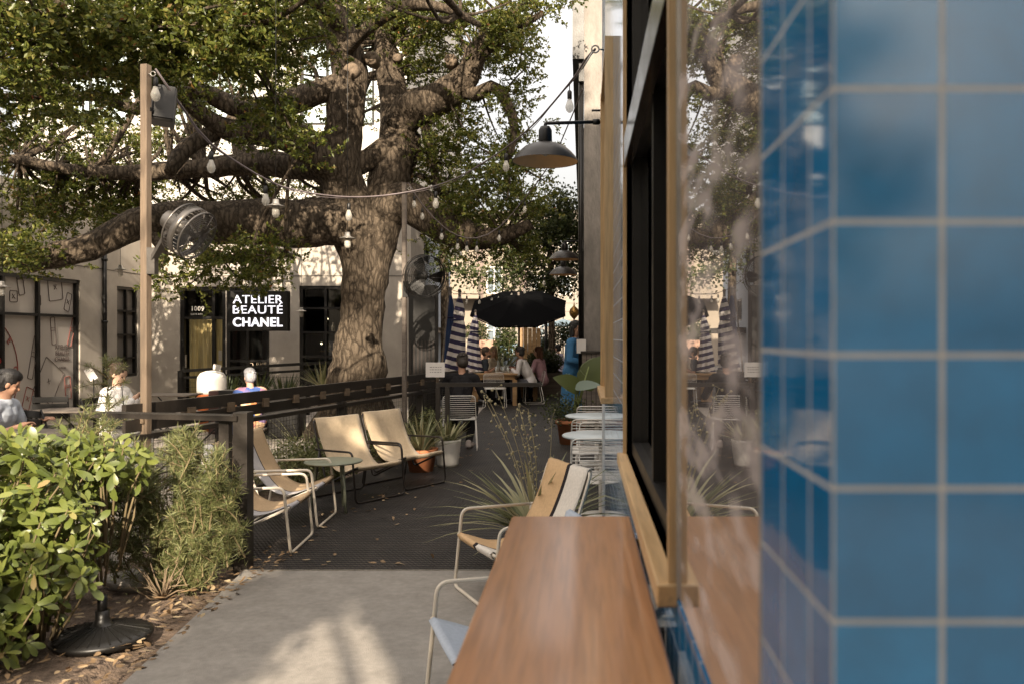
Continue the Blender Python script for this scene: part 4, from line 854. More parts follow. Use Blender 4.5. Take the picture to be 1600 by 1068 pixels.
pot(t, .14, .19, .27, mt['terracotta'], .05); blades('foliage', t, 90, .35, .62, .022, mt['leaf_strap'], 2, .25, (0,0,.24), 1.05)
g = Vector((-.33, 5.95, 0)); t = thing('potted_plant', 'pale arching variegated blades behind the striped lounge chair', 'potted plant', g, 0, 'potted plants')
pot(t, .12, .15, .2, mt['terracotta'], .04); blades('foliage', t, 120, .40, .78, .032, mt['leaf_strap'], 2, .4, (0,0,.18), .95)
mt['pale_stalk'] = M('pale_stalk', (.38,.32,.18), .8, var=.3)
for k in range(9):
    a = 2.2+rng.normal()*.5; e = Vector((math.cos(a)*.33+rng.normal()*.07, .15*rng.normal(), .95+.35*rng.random())); pts, rs = spline([(Vector((0,0,.2)), .004), (e*.55+Vector((.03,0,.12)), .003), (e, .002)], .08); m = MB(); m.tube(pts, rs, 4)
    for q in pts[-7:]:
        for _ in range(2): o_ = q+Vector(rng.normal(size=3)*.026); m.tube([q, o_], .0015, 3); m.ball(o_, .006+.005*rng.random(), 6)
    m.build('flower_stalk', mt['pale_stalk'], t)
# elephant ear in terracotta by the pier
g = G(893, 692); t = thing('potted_plant', 'big leaved plant with broad drooping leaves in a terracotta pot at right', 'potted plant', (g.x, g.y, 0), 0, 'potted plants'); B = t.location
pot(t, .18, .23, .36, mt['terracotta'], .06)
m = MB()
def big_leaf(px0, py0, px1, py1, wpx, z, mat, nm='leaf', tilt=.5):
    a = np.array(P(px0,py0,z)-B); e = np.array(P(px1,py1,z-.15)-B); d = e-a; L = np.linalg.norm(d); up = unit(np.array([0,-.75,.65]))
    return curved_leaves(nm, a[None], d[None], up[None], L, wpx*z/F, mat, t, .18, .08, prof=((-.18,.35),(-.1,.75),(0,.95),(.15,1),(.35,.96),(.55,.8),(.75,.52),(.9,.24),(1,.02)))
zz = g.y
big_leaf(900,604,868,586,34,zz,mt['leaf_big']); big_leaf(916,596,948,552,44,zz+.15,mt['leaf_big']); big_leaf(905,603,938,598,20,zz-.1,mt['leaf_blue']); big_leaf(920,570,950,600,40,zz+.3,mt['leaf_big'])
for px, py in ((900,604),(916,594),(905,603),(920,572)): m.tube([Vector((0,0,.3)), (P(px,py,zz)-B)*.5+Vector((.02,0,.2)), P(px,py,zz)-B], [.02,.016,.008], 6)
m.build('stem', M('fleshy_stem', (.20,.24,.07), .5), t)
n = 900; p = rng.normal(size=(n,3))*np.array([.17,.15,.11])+np.array([-.1,-.1,.50]); flat_leaves('foliage', p, rng.normal(size=(n,3)), .05, .025, mt['leaf_dark'], t)
# yuccas and grasses behind the railing and by the shop
def clump(label, loc, n, L0, L1, W, mat, group, name='grass_clump', up=1.05, droop=.25):
    t = thing(name, label, 'plant', loc, 0, group); blades('foliage', t, n, L0, L1, W, mat, 3, droop, (0,0,0), up); return t
gl = ('loose pale grass clump behind the mesh railing near the round table', 'pale grass tuft behind the tan lounge chairs', 'grey green grass tuft under the spacer block railing', 'pale grass clump at the foot of the oak', 'dry grass tuft beside the thin metal pole', 'long grass clump left of the two striped chairs', 'short dry grass clump beside the railing post', 'fresh pale grass clump between oak and railing')
for (px, z, n, L1), lb in zip(((450,9.0,150,.75),(500,10.2,150,.8),(560,11.0,140,.7),(600,12.3,120,.9),(645,12.6,120,.8),(425,8.6,120,.6),(520,9.7,120,.6),(585,11.7,120,.7)), gl):
    p = railpt(z); clump(lb, (p.x-.25-.25*rng.random(), z, -.03), n, L1*.5, L1, .011, mt['leaf_strap'], 'grass clumps behind the railing', droop=.3)
for (px, z), lb in zip(((470,9.35),(540,10.6),(410,8.6),(620,12.0)), ('round small leaved shrub left of the tan chairs', 'round small leaved shrub right behind the tan chairs', 'round small leaved shrub behind the corner post', 'round small leaved shrub by the thin pole')):
    p = railpt(z)+Vector((.35,0,0)); t = thing('leafy_shrub', lb, 'shrub', (p.x, z, -.03), 0, 'small shrubs beside the deck')
    n = 1700; q = unit(rng.normal(size=(n,3)))*(rng.random((n,1))**.4)*np.array([.33,.3,.3])+np.array([0,0,.32]); flat_leaves('foliage', q, rng.normal(size=(n,3)), .045, .02, mt['leaf_fine'], t)
    st = MB(); [st.tube([Vector((0,0,0)), Vector(q[k])], [.008,.003], 4) for k in range(24)]; st.build('stems', mt['stem'], t)
for (px,py,z), lb in zip(((355,612,15.5),(405,605,15.8),(445,612,15.2),(505,590,15.5)), ('dark spiky yucca behind the planter with the emblem', 'dark spiky yucca behind the white haired figure', 'dark spiky yucca left of the oak', 'spiky yucca touching the left side of the oak trunk')):
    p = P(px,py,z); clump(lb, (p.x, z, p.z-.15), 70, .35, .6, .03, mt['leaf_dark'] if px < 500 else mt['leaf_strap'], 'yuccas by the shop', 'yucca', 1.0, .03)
# background greenery beyond the table
def leafy(name, label, cat, px, py, z, rx, ry, rz, n, ll, mat, group=None):
    b = P(px, py, z); t = thing(name, label, cat, (b.x, z, -.1), 0, group); c = np.array([0,0,b.z+.1])
    q = unit(rng.normal(size=(n,3)))*(rng.random((n,1))**.4)*np.array([rx*z/F, rz, ry*z/F])+c; l = ll*(.6+.6*rng.random(n))
    flat_leaves('foliage', q, rng.normal(size=(n,3)), l, l*.45, mat, t); st = MB()
    for k in range(10): st.tube([Vector((0,0,0)), Vector(q[k])], [.02,.006], 5)
    st.build('stems', mt['stem'], t); return t
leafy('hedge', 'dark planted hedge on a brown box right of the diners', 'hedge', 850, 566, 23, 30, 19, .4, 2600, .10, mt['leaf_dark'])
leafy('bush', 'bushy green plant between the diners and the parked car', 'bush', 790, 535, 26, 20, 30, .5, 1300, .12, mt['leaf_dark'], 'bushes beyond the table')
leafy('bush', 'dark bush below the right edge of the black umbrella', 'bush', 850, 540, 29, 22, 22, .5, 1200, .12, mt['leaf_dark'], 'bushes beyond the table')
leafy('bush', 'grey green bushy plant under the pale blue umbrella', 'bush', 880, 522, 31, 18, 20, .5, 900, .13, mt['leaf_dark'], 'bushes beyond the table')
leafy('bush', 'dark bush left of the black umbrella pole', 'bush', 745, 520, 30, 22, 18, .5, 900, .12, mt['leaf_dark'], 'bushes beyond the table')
for px, lb in ((783,'arching palm like plant behind the table'), (762,'spiky palm like plant behind the blonde woman')):
    p = P(px, 545, 25); clump(lb, (p.x, 25, .4), 60, .6, 1.1, .05, mt['leaf_strap'] if px > 770 else mt['leaf_dark'], 'palms beyond the table', 'palm_plant', 1.0, .3)
# fallen leaves
n = 130; x = rng.uniform(-2.7,.1,n); y = 5.8+rng.random(n)**1.5*9; 
side = rng.random(n) < .65; x[side] = -2.6+.12*(y[side]-6)+np.abs(rng.normal(size=side.sum()))*.45
p = np.stack([x,y,np.full(n,.008)],1); d = np.stack([rng.normal(size=n),rng.normal(size=n),np.zeros(n)],1)
n2 = 700; y2 = rng.uniform(2.8,6.2,n2); x2 = -2.15-np.abs(rng.normal(size=n2))*.5; p2 = np.stack([x2,y2,np.full(n2,.0)],1)
def leaf_litter(name, p, L):
    n = len(p); d = np.stack([rng.normal(size=n),rng.normal(size=n),rng.normal(size=n)*.08],1); up = np.tile([0,0,1.],(n,1))+rng.normal(size=(n,3))*.25
    o = curved_leaves(name, p, d, up, L*(.6+.7*rng.random(n)), L*.4*np.ones(n), mt['dry_leaf'], None, -.12, .1); return tag(o, kind='stuff')
leaf_litter('fallen_leaves', p, .06); leaf_litter('leaf_litter', p2, .055)
# ================================================================== FURNITURE
# sling lounge chair: faces local -Y, width along X, origin on the floor under its centre
cloth_a = stripemat('striped_sling_grey_tan', [(.44,.42,.42),(.05,.04,.04),(.46,.33,.20)], 0, (0,.40,.43))
cloth_b = stripemat('striped_sling_tan_black_white', [(.60,.40,.22),(.022,.016,.018),(.70,.64,.56)], 0, (0,.50,.565))
cloth_c = stripemat('striped_sling_pale_blue', [(.42,.46,.52),(.05,.04,.04),(.52,.52,.54)], 0, (0,.9,.93))
def lounge(label, loc, rz, frame, cloth, group):
    t = thing('lounge_chair', label, 'lounge chair', loc, rz, group); w = .32; r = .0105
    m = MB(); m.tube(rounded([(-w,.18,.488),(-w,-.30,.498),(-w,-.35,.011),(w,-.35,.011),(w,-.30,.498),(w,.18,.488)], .055), r, 10); m.build('arm_frame', frame, t)
    m = MB(); m.tube(rounded([(-w+.022,-.315,.335),(-w+.022,.10,.15),(-w+.022,.31,.775),(w-.022,.31,.775),(w-.022,.10,.15),(w-.022,-.315,.335)], .05), r*.95, 10); m.build('sling_frame', frame, t)
    m = MB(); m.tube(rounded([(-w+.0,.18,.488),(-w+.0,.27,.011),(w,.27,.011),(w,.18,.488)], .05), r*.95, 10)
    m.tube([(-w,-.325,.340),(w,-.325,.340)], r*.95, 8); m.tube([(-w,.235,.488),(-w,.16,.488)], r, 8); m.tube([(w,.235,.488),(w,.16,.488)], r, 8); m.build('rear_frame', frame, t)
    prof = [(.275,.60),(.324,.772),(.316,.792),(.300,.784)]+[(.300-(.300+.325)*s, .784+(.353-.784)*s-(.30*math.sin(math.pi*min(1,s**.82))**1.05)*(1-.12*s)+(.0)) for s in np.linspace(.04,.97,22)]+[(-.325,.358),(-.344,.346),(-.332,.320),(-.28,.303)]
    nx = 10; V = []; Fc = []
    for j, (y, z) in enumerate(prof):
        for i in range(nx+1):
            x = -w+.036+(2*w-.072)*i/nx; s = abs(2*i/nx-1); mid = math.sin(math.pi*j/(len(prof)-1)); V.append((x*(1-.05*mid), y, z-.018*(1-s*s)*mid+.004*noise.noise(Vector((x*9,j*.5,3)))))
    for j in range(len(prof)-1):
        for i in range(nx): a = j*(nx+1)+i; Fc.append((a,a+1,a+nx+2,a+nx+1))
    o = MB().add(V, Fc, True).build('sling', cloth, t); sm = o.modifiers.new('solid', 'SOLIDIFY'); sm.thickness = .004
    return t
gp = 'sling lounge chairs on the deck'
lounge('cream framed lounge chair with grey and tan striped sling left of the round table', (-2.58,7.25,0), R(90+3), mt['cream_metal'], cloth_a, gp)
lounge('cream framed lounge chair half hidden by the black corner post', (-2.52,6.42,0), R(90+4), mt['cream_metal'], cloth_a, gp)
fac = math.atan2(-.56,.83)+R(90)
lounge('dark framed lounge chair with plain tan canvas beside the round table', (-2.28,8.42,0), fac, mt['dark_frame'], mt['canvas'], gp)
lounge('dark framed lounge chair with plain tan canvas next to the potted plants', (-1.98,9.12,0), fac+R(2), mt['dark_frame'], mt['canvas'], gp)
lounge('cream framed lounge chair with tan, black and white stripes behind the counter', (-.36,5.22,0), R(-90+28), mt['cream_metal'], cloth_b, gp)
lounge('cream framed lounge chair with pale blue grey sling tucked beside the counter', (-.26,3.55,0), R(-90+20), mt['cream_metal'], cloth_c, gp)
# round side table
t = thing('side_table', 'low round grey green table between the lounge chairs', 'side table', (-2.31,7.72,0))
m = MB(); m.lathe([(.0001,.445),(.255,.445),(.262,.45),(.262,.458),(.255,.462),(.0001,.462)], n=40); m.build('tabletop', mt['green_metal'], t)
for k in range(3):
    a = R(-40+120*k); MB().tube([(.15*math.cos(a),.15*math.sin(a),.444),(.20*math.cos(a),.20*math.sin(a),.0)], .014).build('leg', mt['green_metal'], t)
# wire dining chair: faces local -Y
def wire_chair(label, loc, rz, group):
    t = thing('wire_chair', label, 'chair', loc, rz, group); w = .235; mat = mt['white_metal']
    for s in (-1, 1):
        m = MB(); m.tube(rounded([(s*(w-.01),-.20,.435),(s*(w+.012),-.225,.008),(s*(w+.012),.25,.008),(s*(w-.01),.17,.43)], .04), .0065, 8); m.build('leg', mat, t)
    m = MB(); m.tube(rounded([(-w,-.22,.445),(-w,.19,.435),(-w+.012,.275,.785),(w-.012,.275,.785),(w,.19,.435),(w,-.22,.445)], .05), .0065, 8); m.tube([(-w,-.22,.445),(w,-.22,.445)], .0065, 8); m.build('frame', mat, t)
    m = MB()
    for k in range(11):
        y = -.19+.035*k; m.tube([(-w,y,.443-.006*(k/10)),(-w*.6,y,.437),(w*.6,y,.437),(w,y,.443-.006*(k/10))], .0042, 6)
    m.build('seat', mat, t); m = MB()
    for k in range(10):
        f = (k+1)/11; z = .455+.33*f; y = .192+.083*f; m.tube([(-w+.012*f,y,z),(-w*.5,y+.018,z),(w*.5,y+.018,z),(w-.012*f,y,z)], .0042, 6)
    m.build('backrest', mat, t); return t
wg = 'white wire chairs'
cg = G(733, 688)
wire_chair('white wire chair carrying the man in the black jacket', (cg.x-.0, 11.95, 0), R(180+6), wg)
wire_chair('white wire chair empty at the near end of the wooden table', (P(774,0,19.1).x, 19.0, 0), R(180), wg)
wire_chair('white wire chair under the man in the white shirt', (P(833,0,20.3).x, 20.3, 0), R(-90+10), wg)
wire_chair('white wire chair between the two pale round tables', (.12, 8.55, 0), R(180), wg)
wire_chair('nearest white wire chair behind the striped lounge chair', (.11, 6.98, 0), R(186), wg)
wire_chair('farthest white wire chair beyond the pale round tables', (.17, 10.15, 0), R(178), wg)
wire_chair('white wire chair facing the nearer pale round table', (.22, 7.75, 0), R(5), wg)
def cafe_table(label, x, y):
    t = thing('cafe_table', label, 'table', (x,y,0), 0, 'pale round cafe tables')
    MB().lathe([(.0001,.715),(.345,.715),(.352,.722),(.352,.73),(.345,.736),(.0001,.736)], n=44).build('tabletop', mt['pale_top'], t)
    MB().tube([(0,0,.02),(0,0,.714)], .025, 12).build('pedestal', mt['white_metal'], t); MB().lathe([(.22,0),(.22,.012),(.05,.022),(.0001,.022)], n=28).build('base', mt['white_metal'], t)
cafe_table('pale round cafe table nearer of the two by the tiled corner', .17, 7.45); cafe_table('pale round cafe table farther of the two by the tiled corner', .16, 9.3)
# long wooden table
x0, x1 = P(716,0,20).x, P(808,0,19.6).x
t = thing('dining_table', 'long rustic wooden table where the group is dining', 'table', ((x0+x1)/2, 20.7, 0)); hx = (x1-x0)/2
m = MB(); m.b2((-hx,-1.1,.715),(hx,1.1,.755),.006); m.build('tabletop', mt['table_wood'], t)
m = MB(); m.b2((-hx+.06,-1.04,.61),(hx-.06,-1.01,.714)); m.b2((hx-.09,-1.0,.61),(hx-.06,1.0,.714)); m.b2((-hx+.06,-1.0,.61),(-hx+.09,1.0,.714)); m.build('apron', mt['table_wood'], t)
for sx in (-1,1):
    for sy in (-1,1): MB().box((sx*(hx-.06), sy*1.03, .3045), (.1,.1,.609)).build('leg', mt['table_wood'], t)
clear = M('clear_glassware', (.55,.58,.56), .08, var=.1, spec=.9); TX = t.location.x
for k in range(14):
    x = TX+rng.uniform(-.5,.5); y = 19.9+rng.random()*1.5; h = .11+.05*rng.random(); g_ = tag(MB().lathe([(.028,0),(.034,h),(.030,h),(.026,.012),(.0001,.010)], n=12).build('drinking_glass', clear), 'clear drinking glass standing on the long wooden table', 'glass', 'glasses on the wooden table'); g_.location = (x,y,.755)
for k, (x, y, lb) in enumerate(((-.12,20.3,'clear water carafe near the middle of the wooden table'),(.14,20.9,'clear water carafe farther down the wooden table'))):
    b = thing('carafe', lb, 'carafe', (TX+x,y,.755)); MB().lathe([(.045,0),(.05,.12),(.022,.19),(.022,.25),(.03,.27)], n=14).build('body', clear, b)
for k, (x, y) in enumerate(((.25,19.95),(-.3,20.05),(.3,20.7),(-.32,20.8))):
    o = tag(MB().lathe([(.06,0),(.115,.015),(.11,.017),(.0001,.006)], n=20).build('plate', mt['white_pot']), ('white plate before the man in the white shirt','white plate before the bearded man','white plate before the woman in pink','white plate before the blonde woman')[k], 'plate', 'plates on the table'); o.location = (TX+x,y,.755)
# long bench left of the table and box planters beyond
def box_planter(label, px0, px1, py0, z, d, mat, name='planter_box'):
    a = P(px0,py0,z); b = P(px1,py0,z); t = thing(name, label, 'planter', ((a.x+b.x)/2, z+d/2, 0)); W = b.x-a.x; H = a.z
    m = MB(); m.box((0,-d/2+.02,H/2),(W,.04,H)); m.box((0,d/2-.02,H/2),(W,.04,H)); m.box((-W/2+.02,0,H/2),(.04,d-.084,H)); m.box((W/2-.02,0,H/2),(.04,d-.084,H)); m.build('box', mat, t)
    m = MB(); m.box((0,0,H-.08),(W-.084,d-.084,.04)); m.build('potting_soil', mt['soil'], t); return t
box_planter('low brown box planter under the dark hedge', 836, 882, 582, 22.5, .7, mt['grey_wood'])
box_planter('pinkish box planter behind the seated woman', 742, 778, 531, 27, .8, M('pinkish_planter', (.42,.26,.19), .9))
t = thing('wood_screen', 'upright weathered wooden board screen beyond the diners', 'screen', (P(828,0,27).x, 27, 0)); m = MB()
for k in range(5): m.box((-.28+.14*k,0,.95),(.128,.04,1.9+.06*(k%2)))
m.build('board', mt['table_wood'], t); MB().box((0,.05,1.1),(.7,.04,.08)).build('batten', mt['grey_wood'], t)
# dark host stand by the pier
t = thing('host_stand', 'dark slatted wooden stand in front of the concrete pier', 'stand', (.27, 14.2, 0)); m = MB()
for k in range(7): m.box((-.24+.08*k,-.2,.68),(.07,.03,1.3))
m.build('slats', mt['grey_wood'], t); m = MB(); m.b2((-.30,-.24,1.335),(.32,.22,1.37)); m.build('top', mt['rail'], t); m = MB(); m.b2((-.28,-.18,0),(.3,.2,1.334)); m.build('body', mt['rail'], t)
t = thing('menu_board', 'blank white board held up beside the concrete pier', 'menu', (P(911,0,14.6).x-.06, 14.35, 1.33)); m = MB(); m.box((.03,0,.12),(.16,.012,.24)); m.build('sheet', mt['white_cloth'], t); MB().box((.03,.012,.12),(.17,.01,.25)).build('backing', mt['rail'], t)
g = G(925, 640); 
t = thing('tree_stump', 'cut log stump beside the big leaved plant', 'stump', (P(922,0,13.2).x, 13.2, 0)); MB().tube([(0,0,0),(.01,0,.15),(0,.01,.3),(0,0,.42)], [.17,.15,.145,.14], 16, wob=.12).build('log', mt['bark'], t); MB().lathe([(.13,.421),(.0001,.425)], n=16).build('cut_face', mt['table_wood'], t)
# bistro tables and folding chairs on the left patio
def bistro_table(label, x, y, w=.7, d=.55, rz=0):
    t = thing('bistro_table', label, 'table', (x,y,-.02), rz, 'folding bistro tables on the patio'); m = MB(); m.box((0,0,.715),(w,d,.022),None,.006); m.build('tabletop', mt['grey_wood'], t)
    for s in (-1,1):
        m = MB(); m.tube([(s*w*.42,-d*.4,.70),(s*w*.05,-d*.4,.35),(-s*w*.40,-d*.4,0)], .011, 6); m.tube([(s*w*.42,d*.4,.70),(-s*w*.40,d*.4,0)], .011, 6); m.tube([(-s*w*.40,-d*.4,.012),(-s*w*.40,d*.4,.012)], .010, 6); m.build('leg', mt['black_metal'], t)
def folding_chair(label, x, y, rz):
    t = thing('folding_chair', label, 'chair', (x,y,-.02), rz, 'folding bistro chairs on the patio'); mat = mt['black_metal']
    m = MB()
    for k in range(4): m.box((0,-.17+.1*k,.45),(.40,.08,.016))
    m.build('seat', mat, t); m = MB()
    for z in (.62,.74,.83): m.box((0,.235+(z-.45)*.14,z),(.40,.014,.07))
    m.build('backrest', mat, t)
    for s in (-1,1): m = MB(); m.tube([(s*.19,-.26,0),(s*.19,.14,.46),(s*.19,.28,.88)], .011, 6); m.tube([(s*.175,.26,0),(s*.175,-.17,.45)], .011, 6); m.build('leg', mat, t)
bistro_table('dark folding table beside the man in the pale shirt', -5.15, 7.9, .85, .6); bistro_table('dark folding table under the frosted shop window', -6.35, 10.4, .9, .6); bistro_table('small dark table by the gold curtained door', -6.55, 13.2, .8, .6)
folding_chair('black folding chair against the frosted shop window', -6.9, 10.9, R(200)); folding_chair('black folding chair between the two folding tables', -5.6, 8.9, R(150)); folding_chair('black folding chair right of the patio table', -4.7, 8.6, R(-60))
bistro_table('brown table edge in front of the woman in white', -4.65, 9.9, .9, .6)
folding_chair('black folding chair under the woman in white', -5.85, 10.35, R(90)); folding_chair('black folding chair under the man in the pale shirt', -5.98, 8.35, R(80))
# dome backed chair, emblem planter, dark planter boxes by the shop
c = P(331, 606, 14.6); t = thing('tub_chair', 'white dome backed chair with an orange seat below the gold curtained door', 'chair', (c.x, 14.6, -.02))
zt = P(331,578,14.6).z+.02; zb = P(331,610,14.6).z+.02
MB().lathe([(.24,zb-.05),(.245,zb),(.245,zb+(zt-zb)*.45),(.235,zb+(zt-zb)*.68),(.19,zb+(zt-zb)*.87),(.10,zb+(zt-zb)*.97),(.0001,zt)], n=32).build('backrest', mt['white_pot'], t)
MB().lathe([(.20,0),(.25,zb-.06),(.25,zb-.052)], n=28).build('seat', M('orange_seat', (.50,.13,.035), .7), t)
c = P(340, 612, 14.1); t = thing('planter_box', 'dark maroon square planter beside the white domed chair', 'planter', (c.x, 14.1, -.02)); m = MB(); m.box((0,0,.36),(.22,.22,.72),None,.01); m.build('box', M('maroon', (.06,.022,.02), .6), t); m = MB(); m.box((0,0,.721),(.19,.19,.01)); m.build('potting_soil', mt['soil'], t)
c = P(358, 620, 13.9); t = thing('planter_box', 'black planter with a pale interlocking emblem under the spiky yucca', 'planter', (c.x+.05, 13.9, -.02)); m = MB(); m.box((0,0,.36),(.34,.28,.78),None,.01); m.build('box', mt['black_metal'], t)
m = MB()
for s in (-1,1): m.tube([(s*.032-s*.0+s*-.085*math.cos(a)*-1*-1, -.146-.004*(s>0), .60+.075*math.sin(a)) for a in np.linspace(R(-125),R(125),18)], .011, 6)
m.build('emblem', mt['white_metal'], t)
c = P(430,615,13.5); t = thing('planter_box', 'long dark planter trough behind the railing near the oak', 'planter', (c.x, 13.5, -.02)); m = MB(); m.box((0,0,.33),(.9,.3,.66),None,.01); m.build('box', mt['black_metal'], t); m = MB(); m.box((0,0,.662),(.86,.26,.01)); m.build('potting_soil', mt['soil'], t)
t = thing('menu_card', 'small white sheet on a stand above the domed chair', 'menu', P(339,574,15.2)); m = MB(); m.box((0,0,0),(.14,.01,.12), Euler((0,R(8),0)).to_matrix()); m.build('sheet', mt['white_cloth'], t); MB().tube([(0,.01,-.05),(0,.01,-1.0)], .01, 6).build('stand', mt['black_metal'], t)
t = thing('menu_card', 'white card clipped above the patio beside the woman in white', 'menu', P(142,584,11.2)); m = MB(); m.box((0,0,0),(.11,.008,.17), Euler((R(10),R(-28),0)).to_matrix()); m.build('sheet', mt['white_cloth'], t); MB().tube([(.03,.01,-.06),(.05,.01,-1.1)], .008, 6).build('stand', mt['black_metal'], t)
# notices on the railing
scrib = M('handwriting', (.30,.27,.26), .8)
def notice(label, px, py, z, w, h, mat, lines=3):
    t = thing('notice', label, 'notice', P(px,py,z)); m = MB(); m.box((0,0,0),(w,.008,h)); m.build('sheet', mat, t)
    if lines:
        m = MB()
        for k in range(lines):
            x = -w*.28
            while x < w*.28: L = w*(.05+.08*rng.random()); m.box((x+L/2,-.0055,h*.18-h*.17*k),(L,.002,h*.05)); x += L+w*.04
        m.build('handwriting', scrib, t)
    m = MB(); m.tube([(0,.012,-h*.5),(0,.012,-h*.5-.10)], .006, 6); m.build('stem', mt['black_metal'], t)
notice('white handwritten notice standing on the end of the railing', 680, 577, 11.9, .27, .21, mt['white_cloth'])
notice('small yellowed notice near the metal pole', 657, 549, 13.6, .14, .11, M('yellowed_paper', (.45,.38,.24), .8), 0)
# parasol base in the soil bed
g = G(160, 990); t = thing('parasol_base', 'round ribbed black parasol base with a short pole in the soil bed', 'parasol base', (g.x, g.y, -.03))
m = MB(); m.lathe([(.24,0),(.25,.02),(.245,.035),(.20,.05),(.10,.075),(.05,.085),(.035,.12),(.035,.16)], n=40)
for k in range(28): a = 2*math.pi*k/28; m.bar((.06*math.cos(a),.06*math.sin(a),.083),(.235*math.cos(a),.235*math.sin(a),.040),.007,.008)
m.build('base', mt['black_metal'], t); MB().tube([(0,0,.14),(0,0,.24)], .026, 12).build('pole_sleeve', mt['black_metal'], t)
# rocks and path pieces in the bed
for k, (px, py, s, lb) in enumerate(((225,905,.16,'pale flat stone in the soil under the feathery shrub'),(330,868,.10,'small brown stone by the corner post'))):
    g = G(px,py); bm = bmesh.new(); bmesh.ops.create_icosphere(bm, subdivisions=3, radius=1)
    for v in bm.verts: v.co = v.co*(1+.25*noise.noise(v.co*1.7+Vector((k*5,0,0)))); v.co = Vector((v.co.x*s*1.6, v.co.y*s, v.co.z*s*.45))
    me = bpy.data.meshes.new('stone'); bm.to_mesh(me); bm.free(); me.materials.append(mt['concrete']); [setattr(p,'use_smooth',True) for p in me.polygons]; o = bpy.data.objects.new('stone', me); C.objects.link(o); o.location = (g.x,g.y,.0); tag(o, lb, 'stone')
# ================================================================== POSTS, FANS, LIGHTS
def lightpole(label, px, z, top_py, w, mat):
    b = P(px, 527, z); H = P(px, top_py, z).z; t = thing('light_pole', label, 'post', (b.x, z, -.05)); rot = Matrix.Rotation(math.atan2(rd.y, rd.x)-R(90), 3, 'Z')
    m = MB(); m.box((0,0,H/2),(w,w,H+.05),rot,.004); m.build('pole', mat, t)
    m = MB(); m.tube([(.03,-.02,H-.06),(.06,-.03,H-.06)], .006, 6); m.tube([(.075+.02*math.cos(a),-.03,H-.06+.02*math.sin(a)) for a in np.linspace(0,2*math.pi,14)], .005, 6); m.build('eye_hook', mt['galv'], t); return t, H
p1, H1 = lightpole('tall square timber pole carrying the drum fan and string lights', 228, 6.95, 97, .062, mt['post_wood'])
p2, H2 = lightpole('thin metal pole in front of the oak trunk with string lights', 632, 11.65, 283, .055, mt['grey_wood'])
def drum_fan(label, loc, rad, dep, rot, mat, arm_from):
    t = thing('drum_fan', label, 'fan', loc); Rm = rot.to_matrix() if not isinstance(rot, Matrix) else rot
    m = MB()
    for s0, s1 in ((-.5,-.42),(-.16,.16),(.42,.5)): m.lathe([(rad,s0*dep),(rad+.007,s0*dep),(rad+.007,s1*dep),(rad,s1*dep),(rad,s0*dep)], n=44, rot=Rm, caps='')
    for k in range(36): a = 2*math.pi*k/36; m.tube([Rm @ Vector((rad*math.cos(a),rad*math.sin(a),-dep*.5)), Rm @ Vector((rad*math.cos(a),rad*math.sin(a),dep*.5))], .0022, 4)
    m.build('cage', mat, t)
    for s in (-1,1):
        m = MB()
        for k in range(1,12): rr = rad*k/11; m.tube([Rm @ Vector((rr*math.cos(a),rr*math.sin(a),s*dep/2+s*.02*(1-k/11))) for a in np.linspace(0,2*math.pi,28,endpoint=False)], .0022, 4, closed=True)
        for k in range(10): a = 2*math.pi*k/10; m.tube([Rm @ Vector((.05*math.cos(a),.05*math.sin(a),s*(dep/2+.02))), Rm @ Vector((rad*math.cos(a),rad*math.sin(a),s*dep/2))], .003, 4)
        m.build('guard', mat, t)
    m = MB()
    for k in range(3):
        a0 = 2*math.pi*k/3; V = []
        for j in range(7):
            rr = rad*(.15+.78*j/6); wd = .30+.12*math.sin(j/6*3)
            V += [Rm @ Vector((rr*math.cos(a0-wd),rr*math.sin(a0-wd),-.035)), Rm @ Vector((rr*math.cos(a0+wd),rr*math.sin(a0+wd),.035))]
        m.add(V, [(2*j,2*j+1,2*j+3,2*j+2) for j in range(6)], True)
    m.build('blade', mat, t)
    m = MB(); m.lathe([(.06,-dep/2-.15),(.075,-dep/2-.14),(.075,-dep/2-.02),(.05,.0)], n=18, rot=Rm); m.build('motor', mat, t)
    m = MB(); a = Vector(arm_from)-Vector(loc); b = Rm @ Vector((0,0,-dep/2-.08)); m.bar(a, b+Vector((0,0,-.02)), .05, .035); m.box(a,(.07,.07,.22)); m.bar(b, Rm @ Vector((0,rad*.9,-dep/2)), .03, .02); m.build('bracket', mat, t); return t
q = P(296,362,6.75); tiltd = Vector((.87,-.12,-.48)).normalized(); drum_fan('galvanised drum fan tilted down from the timber pole', q, .205, .17, tiltd.to_track_quat('Z','Y'), mt['fan_metal'], P(238,408,6.95))
q = P(664,432,11.5); tiltd = Vector((.55,-.78,-.2)).normalized(); drum_fan('dark drum fan mounted on the thin metal pole', q, .29, .16, tiltd.to_track_quat('Z','Y'), mt['black_metal'], P(634,452,11.65))
t = thing('control_box', 'tall dark fan control cabinet with cables behind the thin pole', 'cabinet', (P(662,0,13.2).x, 13.2, 0)); m = MB(); m.box((0,0,1.22),(.42,.3,2.4),None,.01); m.build('cabinet', mt['black_metal'], t)
m = MB(); [m.box((-.18+.06*k,-.156,.9),(.03,.01,1.3)) for k in range(7)]; m.build('grille', mt['dark_frame'], t)
t = thing('loudspeaker', 'dark grey outdoor loudspeaker fixed high behind the timber pole', 'speaker', P(256,166,7.15)); rt = Euler((R(-12),R(4),R(25))).to_matrix(); m = MB(); m.box((0,0,0),(.19,.17,.33),rt,.03); m.build('cabinet', M('speaker_grey', (.07,.065,.06), .4), t); m = MB(); m.box(rt @ Vector((.0,-.088,0)),(.165,.01,.30),rt,.004); m.build('grille', mt['black_metal'], t); m = MB(); m.bar((-.03,.0,-.1),P(232,170,6.95)-P(256,166,7.15),.03,.03); m.build('bracket', mt['black_metal'], t)
